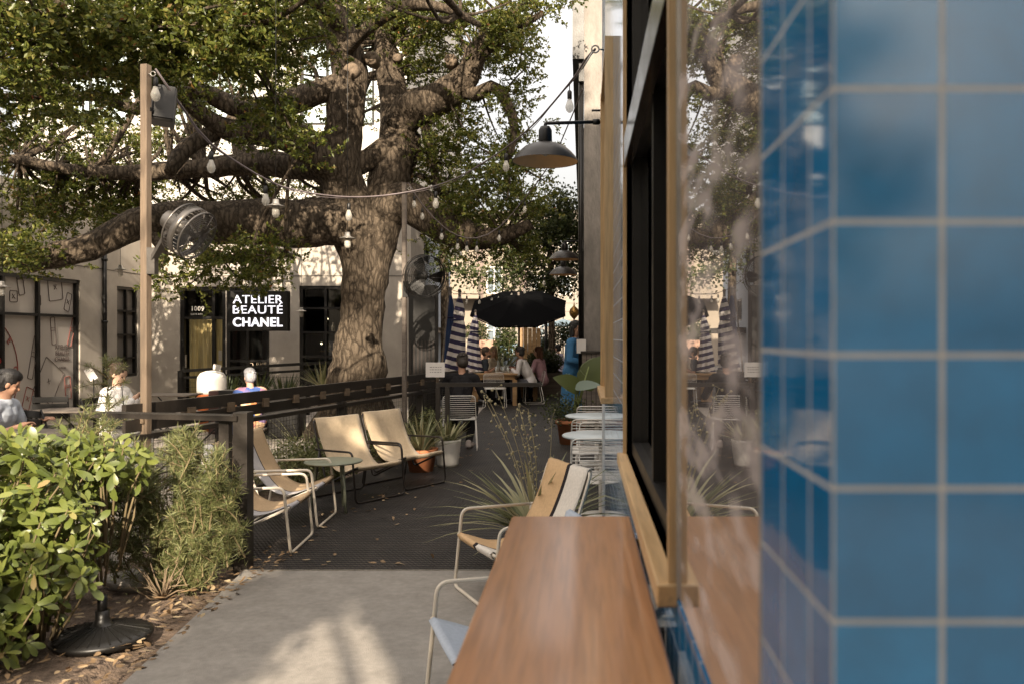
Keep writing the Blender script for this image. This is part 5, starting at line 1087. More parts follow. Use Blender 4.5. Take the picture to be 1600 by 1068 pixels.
def bulb(parent, p, s=1.0, drop=.05):
    p = Vector(p); m = MB(); m.tube([p, p+Vector((0,0,-drop))], .004*s, 5); m.lathe([(.010*s,0),(.017*s,-.01*s),(.017*s,-.06*s),(.014*s,-.065*s)], p+Vector((0,0,-drop)), 10); k = m.build('socket', mt['black_metal'], parent)
    MB().lathe([(.013*s,0),(.019*s,-.018*s),(.030*s,-.05*s),(.031*s,-.065*s),(.024*s,-.088*s),(.010*s,-.10*s),(.0001,-.103*s)], p+Vector((0,0,-drop-.062*s)), 12).build('bulb', mt['bulb'], k)
def cable(pts, step=.15):
    a, _ = spline([(Vector(p), 1) for p in pts], step); return a
t = thing('string_lights', 'string of bare bulbs sagging from the timber pole past the oak to the roof hook', 'string lights', (0,0,0), 0, 'string lights over the deck')
main = cable([P(243,108,6.95),P(290,175,7.3),P(330,225,7.7),P(415,280,8.4),P(470,299,8.9),P(545,308,9.5),P(620,303,9.9),P(700,284,10),P(770,245,9.6),P(830,198,8.8),P(890,130,7.6),P(916,92,6.9),P(930,77,6.55)])
m = MB(); m.tube(main, .009, 6); m.tube([p+Vector((0,.012,-.012-.012*math.sin(i*.6))) for i, p in enumerate(main)], .004, 5); m.build('cable', mt['chain'], t)
for px, z in ((241,6.95),(327,7.66),(416,8.4),(543,9.48),(673,10),(790,9.45),(887,7.66)):
    bp_ = min(main, key=lambda p: abs(910+F*p.x/p.y-px)); bulb(t, bp_+Vector((0,0,-.008)), 1.25, .06)
t = thing('string_lights', 'string of small bulbs from the thin metal pole dipping under the right hand branches', 'string lights', (0,0,0), 0, 'string lights over the deck')
second = cable([P(638,286,11.65),P(660,320,11.8),P(690,352,12),P(715,368,12.2),P(745,372,12.4),P(780,355,12.5),P(820,310,12.2),P(860,255,11.2),P(890,190,9.8),P(910,140,8.4)])
m = MB(); m.tube(second, .008, 6); m.build('cable', mt['chain'], t)
for px in (652,662,690,715,729,747,783,822): bulb(t, min(second, key=lambda p: abs(910+F*p.x/p.y-px)), 1.0, .05)
t = thing('string_lights', 'distant string of dark bulbs strung above the black umbrella', 'string lights', (0,0,0), 0, 'string lights over the deck')
third = cable([P(660,420,21),P(700,450,21),P(740,460,21),P(790,452,21),P(850,430,21),P(905,395,21)]); m = MB(); m.tube(third, .008, 5); m.build('cable', mt['black_metal'], t)
for px in range(715,880,17): bulb(t, min(third, key=lambda p: abs(910+F*p.x/p.y-px)), 1.3, .05)
t = thing('roof_hook', 'metal ring hook holding the string lights on the tiled wall', 'hook', P(930,77,6.5)); m = MB(); m.tube([(.028*math.cos(a),0,.028*math.sin(a)) for a in np.linspace(0,2*math.pi,20,endpoint=False)], .007, 8, closed=True); m.tube([(.028,0,0),(.075,.02,.0)], .007); m.tube([(-.02,0,-.02),(-.10,.05,-.14)], .006); m.build('ring', mt['galv'], t)
# gooseneck barn lamps
def barn_lamp(label, px, py, z, R0, xw, group):   # px,py = centre of the rim
    c = P(px,py,z); t = thing('barn_lamp', label, 'lamp', c, 0, group); s = R0/.24
    pr = [(.055*s,.135*s),(.09*s,.125*s),(.15*s,.10*s),(.195*s,.06*s),(.225*s,.025*s),(.24*s,0)]
    m = MB(); m.lathe([(.0001,.137*s)]+pr+[(.243*s,-.004*s)], n=44, caps=''); k = m.build('lamp_shade', mt['dark_frame'] if z > 10 else M('bronze_shade', (.022,.018,.015), .38, .3, spec=.4), t)
    MB().lathe([(r-.004*s, zz-.004*s) for r, zz in pr][::-1], n=44, caps='').build('shade_lining', mt['shade_in'], k)
    MB().lathe([(.045*s,.13*s),(.05*s,.14*s),(.048*s,.225*s),(.035*s,.25*s),(.0001,.252*s)], n=18).build('lamp_holder', mt['black_metal'], t)
    ax = xw-c.x; m = MB(); m.tube(rounded([(0,0,.245*s),(0,0,.275*s),(ax-.03,0,.285*s)], .05), .0125*s, 10); m.lathe([(.022,0),(.022,.05)], (ax-.09,0,.285*s), 10, Matrix.Rotation(R(90),3,'Y')); m.build('arm', mt['black_metal'], t)
    m = MB(); m.box((ax-.018,0,.28*s),(.03,.13,.15),None,.006); m.tube([(ax-.02,-.03,.36*s),(ax-.10,-.03,.36*s)], .008, 6); m.build('wall_box', mt['black_metal'], t)
    MB().lathe([(.02*s,.12*s),(.035*s,.085*s),(.03*s,.05*s),(.0001,.035*s)], n=14).build('bulb', mt['bulb'], t); return t
barn_lamp('dark barn lamp with copper lined shade on a straight arm over the deck', 852, 252, 6.3, .25, WX, 'barn lamps along the right hand wall')
barn_lamp('far barn lamp upper of the pair against the trees', 882, 405, 15.2, .28, .1, 'barn lamps along the right hand wall')
barn_lamp('far barn lamp lower of the pair against the trees', 880, 429, 17.8, .30, .1, 'barn lamps along the right hand wall')
# little jar pendants on long cords
def pendant(label, px, py, z, top_py, s=1.0):
    c = P(px,py,z); t = thing('pendant_lamp', label, 'lamp', c, 0, 'small jar pendants hanging from the oak'); top = P(px,top_py,z).z-c.z
    MB().tube([(0,0,.07*s),(0,0,top)], .004, 5).build('cord', mt['black_metal'], t)
    MB().lathe([(.016*s,.075*s),(.03*s,.07*s),(.036*s,.03*s),(.05*s,.015*s),(.10*s,0),(.105*s,-.006*s),(.05*s,.002*s)], n=24).build('lamp_shade', mt['galv'], t)
    MB().lathe([(.038*s,-.0*s),(.04*s,-.09*s),(.03*s,-.12*s),(.0001,-.128*s)], n=16).build('jar', mt['bulb'], t)
pendant('jar pendant with galvanised cap hanging left of the trunk at branch height', 431, 322, 9.0, -60)
pendant('jar pendant with galvanised cap hanging in front of the oak fork', 543, 372, 10.5, -40)
pendant('jar pendant hanging above the narrow dim window', 188, 421, 14.2, 345)
pendant('jar pendant at the left edge before the frosted window', 3, 448, 10.2, 250, .9)
pendant('small jar pendant hanging in front of the gridded window', 471, 486, 15.5, 330, .9)
pendant('dark little pendant high among the leaves left of the trunk', 446, 258, 15.0, 190, 1.0)
# ================================================================== UMBRELLAS
def market_umbrella(label, px, z, rim_y, top_y, rad, mat, tilt=0, n=8):
    c = P(px, rim_y, z); zt = P(px, top_y, z).z; zr = c.z; t = thing('patio_umbrella', label, 'umbrella', (c.x, z, 0), 0, 'open patio umbrellas')
    V = [(0,0,zt)]; Fc = []
    for k in range(n):
        a = 2*math.pi*(k+.5)/n
        for f, dz in ((.5,-.01),(1,0)): V.append((rad*f*math.cos(a), rad*f*math.sin(a), zt+(zr-zt)*f**1.1+dz*.5))
    for k in range(n):
        V.append((rad*.912*math.cos(2*math.pi*(k+1)/n), rad*.912*math.sin(2*math.pi*(k+1)/n), zr+.0))
    for k in range(n):
        i, j = 1+2*k, 1+2*((k+1) % n); Fc += [(0,i,j),(i,i+1,1+2*n+k),(i,1+2*n+k,j),(j,1+2*n+k,j+1)]
    TL = Matrix.Translation((0,0,zr)) @ Matrix.Rotation(R(tilt), 4, 'X') @ Matrix.Translation((0,0,-zr))
    m = MB(); m.add([TL @ Vector(v) for v in V], Fc)
    o = m.build('canopy', mat, t); o.modifiers.new('s', 'SOLIDIFY').thickness = .006
    m = MB()
    for k in range(n): a = 2*math.pi*(k+.5)/n; m.add([(rad*math.cos(a),rad*math.sin(a),zr),(rad*math.cos(a+2*math.pi/n),rad*math.sin(a+2*math.pi/n),zr),(rad*math.cos(a+2*math.pi/n),rad*math.sin(a+2*math.pi/n),zr-.035),(rad*math.cos(a),rad*math.sin(a),zr-.035)], [(0,1,2,3)])
    m.v = [tuple(TL @ Vector(v)) for v in m.v]; m.build('valance', mat, t)
    MB().tube([(0,0,0),(0,0,zr),TL @ Vector((0,0,zt+.06))], .028, 10).build('pole', mt['grey_wood'], t)
    for k in range(n): a = 2*math.pi*(k+.5)/n; MB().bar(TL @ Vector((0,0,zt-.35)),TL @ Vector((rad*.55*math.cos(a),rad*.55*math.sin(a),zt+(zr-zt)*.55-.03)),.02,.02).build('rib', mt['grey_wood'], t)
    MB().lathe([(.3,0),(.3,.05),(.06,.09),(.035,.3)], n=20).build('base', mt['black_metal'], t)
market_umbrella('large open black umbrella over the dining table', 811, 20.9, 481, 459, 1.27, mt['umb_black'], 24)
market_umbrella('small open pale blue umbrella far behind the black one', 880, 36, 509, 498, 1.0, M('pale_blue_canopy', (.45,.58,.62), .8))
t = thing('street_post', 'dark slim post right of the black umbrella pole', 'post', (P(853,0,27).x, 27, 0)); MB().tube([(0,0,0),(0,0,2.6)], .055, 8).build('pole', mt['black_metal'], t); MB().lathe([(.16,0),(.16,.03),(.07,.06)], n=14).build('base', mt['black_metal'], t)
umb_stripe = None
def striped_cloth(name):
    m, nt, b = newmat(name); L = nt.links.new; tc = node(nt, 'ShaderNodeTexCoord'); sp = node(nt, 'ShaderNodeSeparateXYZ'); L(tc.outputs['Object'], sp.inputs[0])
    a = node(nt, 'ShaderNodeMath', operation='MULTIPLY_ADD'); a.inputs[1].default_value = 6.5; L(sp.outputs[2], a.inputs[0]); s2 = node(nt, 'ShaderNodeMath', operation='MULTIPLY'); s2.inputs[1].default_value = 1.6; L(sp.outputs[0], s2.inputs[0]); L(s2.outputs[0], a.inputs[2])
    f = node(nt, 'ShaderNodeMath', operation='FRACT'); L(a.outputs[0], f.inputs[0]); g = node(nt, 'ShaderNodeMath', operation='GREATER_THAN'); g.inputs[1].default_value = .5; L(f.outputs[0], g.inputs[0])
    mx = node(nt, 'ShaderNodeMix', data_type='RGBA'); mx.inputs[6].default_value = (.68,.63,.60,1); mx.inputs[7].default_value = (.035,.028,.075,1); L(g.outputs[0], mx.inputs[0]); L(mx.outputs[2], b.inputs['Base Color']); b.inputs['Roughness'].default_value = .85; return m
striped = striped_cloth('navy_white_stripes')
def closed_umbrella(label, px, top_py, bot_py, z, r0, mat, lean=0, sway=0):
    c = P(px, 0, z); zt = P(px,top_py,z).z; r0 = r0*.56; zb = P(px,bot_py,z).z; t = thing('closed_umbrella', label, 'umbrella', (c.x, z, 0), 0, 'folded patio umbrellas'); n = 28; V = []; Fc = []; rows = 26
    for j in range(rows+1):
        f = j/rows; zz = zt+(zb-zt)*f; rr = r0*(.10+.55*min(1,f*4)**.7-.18*math.exp(-((f-.30)/.06)**2)+.45*f*f)
        for k in range(n):
            a = 2*math.pi*k/n; q = rr*(1+.32*math.sin(a*7+f*1.5)*(.3+.7*f)); V.append((q*math.cos(a)+lean*f+sway*math.sin(f*3)*.03, q*math.sin(a), zz))
    Fc = [(j*n+k,j*n+(k+1)%n,(j+1)*n+(k+1)%n,(j+1)*n+k) for j in range(rows) for k in range(n)]; m = MB(); m.add(V, Fc, True); m.lathe([(r0*.1,0),(.0001,.04)], (0,0,zt), 12); m.build('canopy', mat, t)
    m = MB(); m.tube([(0,0,.02),(0,0,zt+.07)], .025, 10); m.ball((0,0,zt+.09), .035, 8); m.build('pole', mt['grey_wood'], t)
    f = .30; rr = r0*.62; MB().tube([(rr*math.cos(a)+lean*f, rr*math.sin(a), zt+(zb-zt)*f) for a in np.linspace(0,2*math.pi,20,endpoint=False)], .018, 6, closed=True).build('strap', mt['navy'], t)
    MB().lathe([(.28,0),(.28,.05),(.05,.09)], n=20).build('base', mt['black_metal'], t)
closed_umbrella('folded navy and white striped umbrella nearest the railing end', 718, 462, 588, 15.2, .29, striped, -.12, 1)
closed_umbrella('folded navy and white striped umbrella behind the nearer striped one', 743, 492, 580, 20.0, .30, striped, -.05, -1)
closed_umbrella('folded plain navy umbrella left of the striped ones', 704, 458, 585, 16.2, .20, mt['umb_navy'], .0, 0)
closed_umbrella('folded striped umbrella far off beside the concrete pier', 909, 484, 560, 24, .3, striped, 0, 1)
t = thing('metal_pole', 'leaning bare metal pole beside the plain navy umbrella', 'pole', (P(683,0,14.9).x,14.9,0)); m = MB(); m.tube([(-.02,0,0),(.22,0,2.5)], .014, 8); m.build('pole', mt['grey_wood'], t); MB().lathe([(.09,0),(.09,.02),(.03,.05)], (-.02,0,0), 12).build('foot', mt['black_metal'], t)
t = thing('hanging_lantern', 'pointed golden metal lantern hanging before the pale sided building', 'lantern', P(897,488,25)); MB().lathe([(.0001,-.28),(.03,-.2),(.12,-.1),(.15,0),(.12,.1),(.03,.18),(.012,.27)], n=8).build('lantern_body', M('gold_lantern', (.40,.22,.06), .35, .6, var=.5, scale=18), t); MB().tube([(0,0,.26),(0,0,1.6)], .008, 5).build('chain', mt['black_metal'], t)
# parked car beyond the diners, side on
t = thing('parked_car', 'dark parked car half hidden behind the plants beyond the diners', 'car', (P(806,0,40).x, 40, -.1)); paint = M('dark_car_paint', (.035,.045,.055), .25, .3, var=.1, coat=.6)
sec = [(-2.2,.35),(-2.22,.65),(-2.0,.86),(-1.2,.95),(-.7,1.42),(.75,1.45),(1.45,.98),(2.1,.88),(2.2,.6),(2.15,.32)]
V = [(x,y*(.88-.10*(z>1.2)),z) for y in (-1,1) for x,z in sec]; n = len(sec); Fc = [tuple(range(n-1,-1,-1)), tuple(range(n,2*n))]+[(i,(i+1)%n,n+(i+1)%n,n+i) for i in range(n)]
o = MB().add(V, Fc).build('body', paint, t); bv = o.modifiers.new('b','BEVEL'); bv.width = .06; bv.segments = 3
cg_ = M('car_glass', (.20,.30,.36), .12, spec=.9, var=.1)
for poly in ([(-.98,.98),(-.60,1.36),(.0,1.38),(.0,.98)], [(.08,.98),(.08,1.38),(.66,1.38),(1.2,.99)]):
    MB().add([(x,-.885+.05*(z-.95),z) for x,z in poly]+[(x,-.86+.05*(z-.95),z) for x,z in poly], [(0,1,2,3),(7,6,5,4),(0,4,5,1),(1,5,6,2),(2,6,7,3),(3,7,4,0)]).build('window', cg_, t)
for x in (-1.35,1.4):
    for y in (-.8,.8):
        k = MB().lathe([(.2,-.1),(.33,-.09),(.33,.09),(.2,.1)], (x,y,.33), 24, Matrix.Rotation(R(90),3,'X')).build('wheel', mt['black_metal'], t); MB().lathe([(.0001,-.112),(.2,-.105),(.2,.105),(.0001,.112)], (x,y,.33), 16, Matrix.Rotation(R(90),3,'X')).build('rim', mt['galv'], k)
for x, c_ in ((-2.1,(.3,.02,.02)),(2.12,(.6,.6,.55))): MB().ball((x,-.62,.72),(.1,.16,.08),10).build('headlight' if x > 0 else 'tail_light', M('car_light', c_, .2), t)
# ================================================================== PEOPLE
skin_l = M('skin_light', (.52,.33,.23), .55, var=.08, spec=.35); skin_m = M('skin_tan', (.38,.21,.135), .55, var=.08, spec=.35)
def hairm(n, c): return M(n, c, .6, var=.35, scale=60, stretch=(1,1,.2), bump=.3, bscale=80)
h_black, h_brown, h_blond, h_red = hairm('hair_black',(.012,.010,.009)), hairm('hair_brown',(.05,.03,.018)), hairm('hair_blond',(.42,.29,.15)), hairm('hair_auburn',(.12,.05,.025))
def remesh(mb, name, mat, parent, vox):
    o = mb.build(name, mat, parent, True); r = o.modifiers.new('skin', 'REMESH'); r.mode = 'VOXEL'; r.voxel_size = vox; r.use_smooth_shade = True
    s = o.modifiers.new('smooth', 'SMOOTH'); s.factor = .5; s.iterations = 4; return o
def ik(a, c, l1, l2, pole):
    a, c = Vector(a), Vector(c); d = c-a; L = min(d.length, (l1+l2)*.995); d.normalize(); c = a+d*L
    x = (l1*l1-l2*l2+L*L)/(2*L); h = math.sqrt(max(0, l1*l1-x*x)); p = Vector(pole); p = (p-d*p.dot(d)); p = p.normalized() if p.length > 1e-4 else d.orthogonal().normalized()
    return a+d*x+p*h, c
def person(label, loc, rz, sitting=True, lean=.12, handL=(.35,.16,.78), handR=(.35,-.16,.78), head_yaw=0, head_pitch=0, skin=skin_l, hair=h_brown, hairstyle='short', top=None, sleeves='long', bottom=None, bare_leg=False, shoes=None, dress=None, scale=1, vox=.009, feet=.42, hip=None, collar=None, beard=False, female=False, group=None, cap=None):
    """local +X is the way the person faces, origin on the floor under the hips"""
    t = thing('person', label, 'person', loc, rz, group); t.scale = (scale,)*3
    V = Vector; hz = hip if hip else (.53 if sitting else .93); sw = .185 if female else .20
    pel = V((0,0,hz)); wst = V((lean*.4,0,hz+.20)); ch = V((lean*.95,0,hz+.40)); nk = V((lean*1.15,0,hz+.545)); hd = V((lean*1.15+.025,0,hz+.70))
    sh = [V((lean*1.05, s*sw, hz+.475)) for s in (1,-1)]; hp = [V((.0, s*.095, hz-.02)) for s in (1,-1)]
    if sitting: kn = [V((.43, s*.14, hz-.0)) for s in (1,-1)]; an = [V((feet, s*.13, .085)) for s in (1,-1)]
    else: kn = [V((.03+.05*s, s*.09, .49)) for s in (1,-1)]; an = [V((-.02+.09*s, s*.09, .085)) for s in (1,-1)]
    el = []; wr = []
    for s, h, S_ in ((1, handL, sh[0]), (-1, handR, sh[1])):
        e, w_ = ik(S_, V((h[0], h[1], h[2])), .29, .255, (-.4, s*.6, -1)); el.append(e); wr.append(w_)
    hr = Euler((0, head_pitch, head_yaw)).to_matrix()
    def head(q): return hd+hr @ V(q)
    b = MB()
    # one continuous body: head, neck, torso, limbs, hands
    b.ball(head((0,0,.035)), (.098,.076,.108), 16, hr); b.ball(head((.022,0,-.045)), (.074,.060,.075), 14, hr); b.ball(head((.045,0,-.088)), (.034,.032,.024), 10, hr)
    b.cap(head((.088,0,.022)), head((.108,0,-.026)), .011, .016, 8); b.ball(head((.083,0,-.058)), (.016,.025,.010), 8, hr); b.ball(head((.07,0,.03)), (.03,.058,.018), 10, hr)
    for s in (1,-1): b.ball(head((-.005,s*.077,-.01)), (.022,.011,.034), 8, hr); b.ball(head((.058,s*.038,-.025)), (.026,.022,.024), 8, hr)
    b.cap(nk, hd+V((-.005,0,-.03)), .056, .052); b.cap(pel+V((0,-.06,.02)), pel+V((0,.06,.02)), .112, .112, 14); b.cap(pel, wst, .120, .110, 14); b.cap(wst+V((0,-.04,0)), ch+V((0,-.05,0)), .102, .115, 14); b.cap(wst+V((0,.04,0)), ch+V((0,.05,0)), .102, .115, 14)
    b.cap(sh[0]+V((0,-.03,0)), sh[1]+V((0,.03,0)), .062, .062, 12); b.cap(ch+V((0,0,.05)), nk, .09, .058, 12)
    for i, s in ((0,1),(1,-1)):
        b.cap(sh[i], el[i], .050, .040); b.cap(el[i], wr[i], .041, .027); b.cap(hp[i], kn[i], .088, .058); b.cap(kn[i], kn[i].lerp(an[i],.35), .056, .058); b.cap(kn[i].lerp(an[i],.35), an[i], .058, .037)
        b.cap(an[i]+V((-.03,0,-.04)), an[i]+V((.14,s*.015,-.055)), .038, .030)
        d = (wr[i]-el[i]).normalized(); pal = wr[i]+d*.05; sd = V((0,s,0)); sd = (sd-d*sd.dot(d)).normalized(); dn = d.cross(sd)*s; dn = dn if dn.z < 0 else -dn
        b.cap(wr[i], pal, .026, .030); b.ball(pal+d*.015, (.040,.032,.018), 10, Matrix((d, sd, dn)).transposed())
        for k, L in enumerate((.036,.042,.040,.032)):
            o = pal+d*.045+sd*(.027-.018*k); m1 = o+d*L*.75+dn*L*.35; m2 = m1+d*L*.25+dn*L*.7; b.cap(o, m1, .0095, .009, 6); b.cap(m1, m2, .009, .0078, 6)
        th = pal-d*.005-sd*.032; b.cap(th, th-sd*.018+d*.03+dn*.012, .012, .010, 6); b.cap(th-sd*.018+d*.03+dn*.012, th-sd*.010+d*.055+dn*.018, .010, .008, 6)
    remesh(b, 'body', skin, t, vox)
    eyes = MB(); 
    for s in (1,-1): eyes.ball(head((.083,s*.032,.006)), (.010,.013,.007), 8, hr); eyes.cap(head((.090,s*.018,.030)), head((.083,s*.048,.032)), .004, .003, 5)
    eyes.build('eyes', h_black, t); MB().cap(head((.099,-.018,-.056)), head((.099,.018,-.056)), .0035, .0035, 5).build('mouth', M('lips', (.30,.11,.09), .5), t)
    # hair
    if hair and hairstyle != 'none':
        m = MB(); m.ball(head((-.014,0,.050)), (.106,.086,.108), 16, hr); m.ball(head((-.035,0,.0)), (.085,.084,.09), 14, hr)
        if hairstyle == 'long':
            for s in (1,-1): m.cap(head((-.01,s*.075,.02)), head((-.02,s*.085,-.20)), .036, .03, 8)
            m.cap(head((-.065,0,.0)), head((-.085,0,-.24)), .075, .05, 10)
        if hairstyle == 'bob':
            for s in (1,-1): m.cap(head((-.02,s*.072,.03)), head((-.01,s*.078,-.10)), .036, .03, 8)
            m.cap(head((-.06,0,.0)), head((-.065,0,-.11)), .075, .055, 10); m.ball(head((.02,0,.095)), (.07,.075,.04), 10, hr)
        if hairstyle == 'bun': m.ball(head((-.115,0,.06)), .045, 10)
        if hairstyle == 'full': m.ball(head((.0,0,.095)), (.105,.09,.07), 12, hr); m.ball(head((-.06,0,.02)), (.08,.088,.1), 12, hr)
        for k in range(70):
            a = rng.random()*6.28; r_ = .4+.6*rng.random(); m.ball(head((-.02+.10*r_*math.cos(a)-.02,.082*r_*math.sin(a),.075+.07*(1-r_*r_))), .013, 6)
        o = remesh(m, 'hair', hair, t, vox*.8); o.modifiers['smooth'].iterations = 1
    if cap: m = MB(); m.ball(head((-.005,0,.045)), (.112,.09,.105), 16, hr); m.cap(head((.07,0,.06)), head((.14,0,.05)), .045, .03, 8); remesh(m, 'cap', cap, t, vox)
    if beard: m = MB(); m.ball(head((.045,0,-.075)), (.062,.060,.045), 12, hr); remesh(m, 'beard', hair, t, vox)
    e = .016
    def torso(m, e, low=-.05):
        m.cap(pel+V((0,-.06,low+.05)), pel+V((0,.06,low+.05)), .114+e, .114+e, 14); m.cap(pel, wst, .122+e, .114+e, 14); m.cap(wst+V((0,-.04,0)), ch+V((0,-.05,0)), .106+e, .117+e, 14); m.cap(wst+V((0,.04,0)), ch+V((0,.05,0)), .106+e, .117+e, 14)
        m.cap(sh[0]+V((0,-.03,0)), sh[1]+V((0,.03,0)), .064+e, .064+e, 12); m.cap(ch+V((0,0,.05)), nk+V((0,0,-.035)), .093+e, .063+e*.6, 12)
    def arms(m, e, f):
        for i in (0,1):
            if f <= 1: m.cap(sh[i], sh[i].lerp(el[i], f), .054+e, .050+e)
            else: m.cap(sh[i], el[i], .054+e, .046+e); m.cap(el[i], el[i].lerp(wr[i], f-1), .046+e, .034+e)
    if top:
        m = MB(); torso(m, e); arms(m, e*.8, 1.93 if sleeves == 'long' else .62)
        for k in range(16): a = rng.random()*6.28; m.cap(wst+V((.1*math.cos(a),.13*math.sin(a),.15*rng.random()-.1)), wst+V((.115*math.cos(a+.3),.14*math.sin(a+.3),.2*rng.random())), .014, .012, 6)
        o = remesh(m, 'shirt', top, t, vox)
        if collar: m = MB(); m.tube([nk+V((.075*math.cos(a)-.01,.075*math.sin(a),-.015+.02*math.cos(a)*-1)) for a in np.linspace(.4,5.9,16)], .014, 6); m.build('collar', collar, t)
    if dress:
        m = MB(); torso(m, e*1.4)
        if sitting:
            for i in (0,1): m.cap(hp[i], kn[i], .115, .10); m.cap(kn[i], kn[i].lerp(an[i],.7), .095, .12)
            m.cap((hp[0]+hp[1])/2, (kn[0]+kn[1])/2, .11, .09); m.cap((kn[0]+kn[1])/2, ((kn[0]+kn[1])/2).lerp((an[0]+an[1])/2,.7), .09, .1)
        else: m.cap(pel, V((0,0,.30)), .15, .20, 16)
        arms(m, e, 1.9); remesh(m, 'dress', dress, t, vox)
    if bottom:
        m = MB(); m.cap(pel+V((0,-.06,-.01)), pel+V((0,.06,-.01)), .12, .12, 14)
        for i in (0,1):
            m.cap(hp[i], kn[i], .100, .074)
            if not bare_leg: m.cap(kn[i], an[i]+V((0,0,.02)), .072, .056)
        remesh(m, 'trousers' if not bare_leg else 'shorts', bottom, t, vox)
    if shoes:
        for i, s in ((0,1),(1,-1)):
            m = MB(); m.cap(an[i]+V((-.035,0,-.045)), an[i]+V((.15,s*.015,-.05)), .046, .040); m.cap(an[i]+V((-.03,0,0)), an[i]+V((-.03,0,-.04)), .046, .045); remesh(m, 'shoe', shoes, t, vox)
    return t
cl = lambda n, c, **k: M(n, c, .85, var=k.pop('var', .15), scale=12, bump=.15, bscale=30, spec=.2)
black_c, white_c, lav, denim = cl('black_jacket',(.012,.011,.012)), cl('white_shirt',(.68,.64,.62)), cl('lavender_top',(.5,.46,.58)), cl('denim_blue',(.055,.17,.33))
# man in black from behind
person('man in a black jacket seen from behind on the near white wire chair', (cg.x-.02, 12.05, 0), R(88), lean=.16, handL=(.42,.22,.80), handR=(.42,-.22,.80), head_yaw=R(25), head_pitch=R(14), skin=skin_m, hair=hairm('hair_cropped',(.035,.026,.02)), top=black_c, bottom=black_c, shoes=cl('grey_shoes',(.42,.36,.33)), vox=.008, feet=.05)
# the group at the table
ZT = 20.2
person('man in a white shirt leaning on the right side of the wooden table', (P(830,0,20.1).x, 20.1, 0), R(168), lean=.22, handL=(.44,.12,.83), handR=(.42,-.16,.83), head_yaw=R(-15), skin=skin_m, hair=h_black, top=white_c, bottom=cl('grey_trousers',(.1,.1,.11)), shoes=black_c, vox=.01)
person('man in a dark red top half hidden behind the man in the white shirt', (P(822,0,21.3).x, 21.3, 0), R(175), lean=.14, handL=(.4,.15,.83), handR=(.4,-.15,.83), skin=skin_m, hair=h_black, top=cl('dark_red_top',(.14,.03,.025)), bottom=black_c, shoes=black_c, vox=.011)
person('woman with auburn hair in a pink top at the right of the table', (P(848,0,20.7).x, 20.75, 0), R(155), lean=.1, handL=(.4,.12,.80), handR=(.4,-.12,.80), head_yaw=R(20), female=True, hair=h_red, hairstyle='long', top=cl('pink_top',(.50,.30,.34)), bottom=black_c, shoes=black_c, vox=.011)
person('bearded man in a dark tee at the left of the wooden table', (P(743,0,20.3).x, 20.2, 0), R(10), lean=.22, handL=(.42,.14,.83), handR=(.42,-.14,.83), head_yaw=R(-12), skin=skin_m, hair=h_brown, beard=True, top=cl('charcoal_tee',(.035,.042,.05)), sleeves='short', bottom=black_c, shoes=black_c, vox=.01)
person('blonde long haired woman in a cream top smiling across the table', (P(762,0,21.2).x, 21.3, 0), R(-25), lean=.12, handL=(.4,.14,.83), handR=(.4,-.14,.83), head_yaw=R(-40), female=True, hair=h_blond, hairstyle='long', top=cl('cream_top',(.55,.47,.36)), bottom=black_c, shoes=black_c, vox=.01)
person('person in a dark grey top at the far left corner of the table', (P(738,0,21.2).x, 21.2, 0), R(0), lean=.1, handL=(.4,.1,.83), handR=(.4,-.1,.83), hair=h_brown, top=cl('taupe_top',(.18,.15,.13)), bottom=black_c, shoes=black_c, vox=.011)
# standing denim woman by the pier
person('dark haired woman in a long blue denim shirt standing by the concrete pier', (P(893,0,14.9).x, 14.9, 0), R(-20), sitting=False, lean=.05, handL=(.30,.12,1.10), handR=(.28,-.12,1.08), head_yaw=R(-18), female=True, skin=skin_m, hair=h_black, hairstyle='bob', dress=denim, bottom=cl('pale_jeans',(.20,.34,.46)), shoes=white_c, vox=.01, scale=1.07)
person('far off seated person in a lavender top beyond the hedge', (P(878,0,27).x, 27, 0), R(150), lean=.12, hair=h_black, top=lav, bottom=black_c, shoes=black_c, vox=.013)
# left patio
person('woman in a white robe like dress seated side on and looking at her phone', (-5.95, 10.35, -.02), R(-4), lean=.14, handL=(.42,.06,.86), handR=(.42,-.08,.86), head_pitch=R(22), head_yaw=R(-8), female=True, skin=skin_l, hair=h_brown, hairstyle='bun', dress=cl('white_dress',(.78,.75,.71), var=.06), shoes=white_c, vox=.009, hip=.46)
person('man in a pale blue and white polo leaning on his table at the left edge', (-6.07, 8.35, -.02), R(8), lean=.22, handL=(.50,.22,.76), handR=(.46,-.16,.74), head_pitch=R(20), head_yaw=R(30), skin=skin_m, hair=h_black, hairstyle='full', top=cl('pale_blue_polo',(.50,.54,.60)), sleeves='short', bottom=cl('dark_green_shorts',(.03,.04,.035)), bare_leg=True, shoes=black_c, vox=.009, hip=.45)
multi = M('multicolour_print', (.55,.36,.10), .8, var=.1)
nt_ = multi.node_tree; b_ = nt_.nodes['Principled BSDF']; v_ = node(nt_, 'ShaderNodeTexVoronoi'); v_.inputs['Scale'].default_value = 7; nt_.links.new(coords(nt_), v_.inputs['Vector'])
sp_ = node(nt_, 'ShaderNodeSeparateColor'); nt_.links.new(v_.outputs['Color'], sp_.inputs[0]); nt_.links.new(ramp(nt_, sp_.outputs[0], [(.0,(.55,.42,.18)),(.3,(.58,.18,.05)),(.55,(.65,.50,.34)),(.75,(.60,.22,.18)),(.9,(.05,.10,.30))]), b_.inputs['Base Color'])
person('white haired seated figure in a bright patchwork shirt behind the railing', (P(397,0,13.2).x, 13.2, -.22), R(130), lean=.16, handL=(.4,.2,.72), handR=(.4,-.2,.72), hair=hairm('hair_white',(.34,.34,.36)), hairstyle='full', top=multi, sleeves='long', bottom=cl('blue_trousers',(.05,.09,.22)), shoes=black_c, vox=.009, hip=.48)
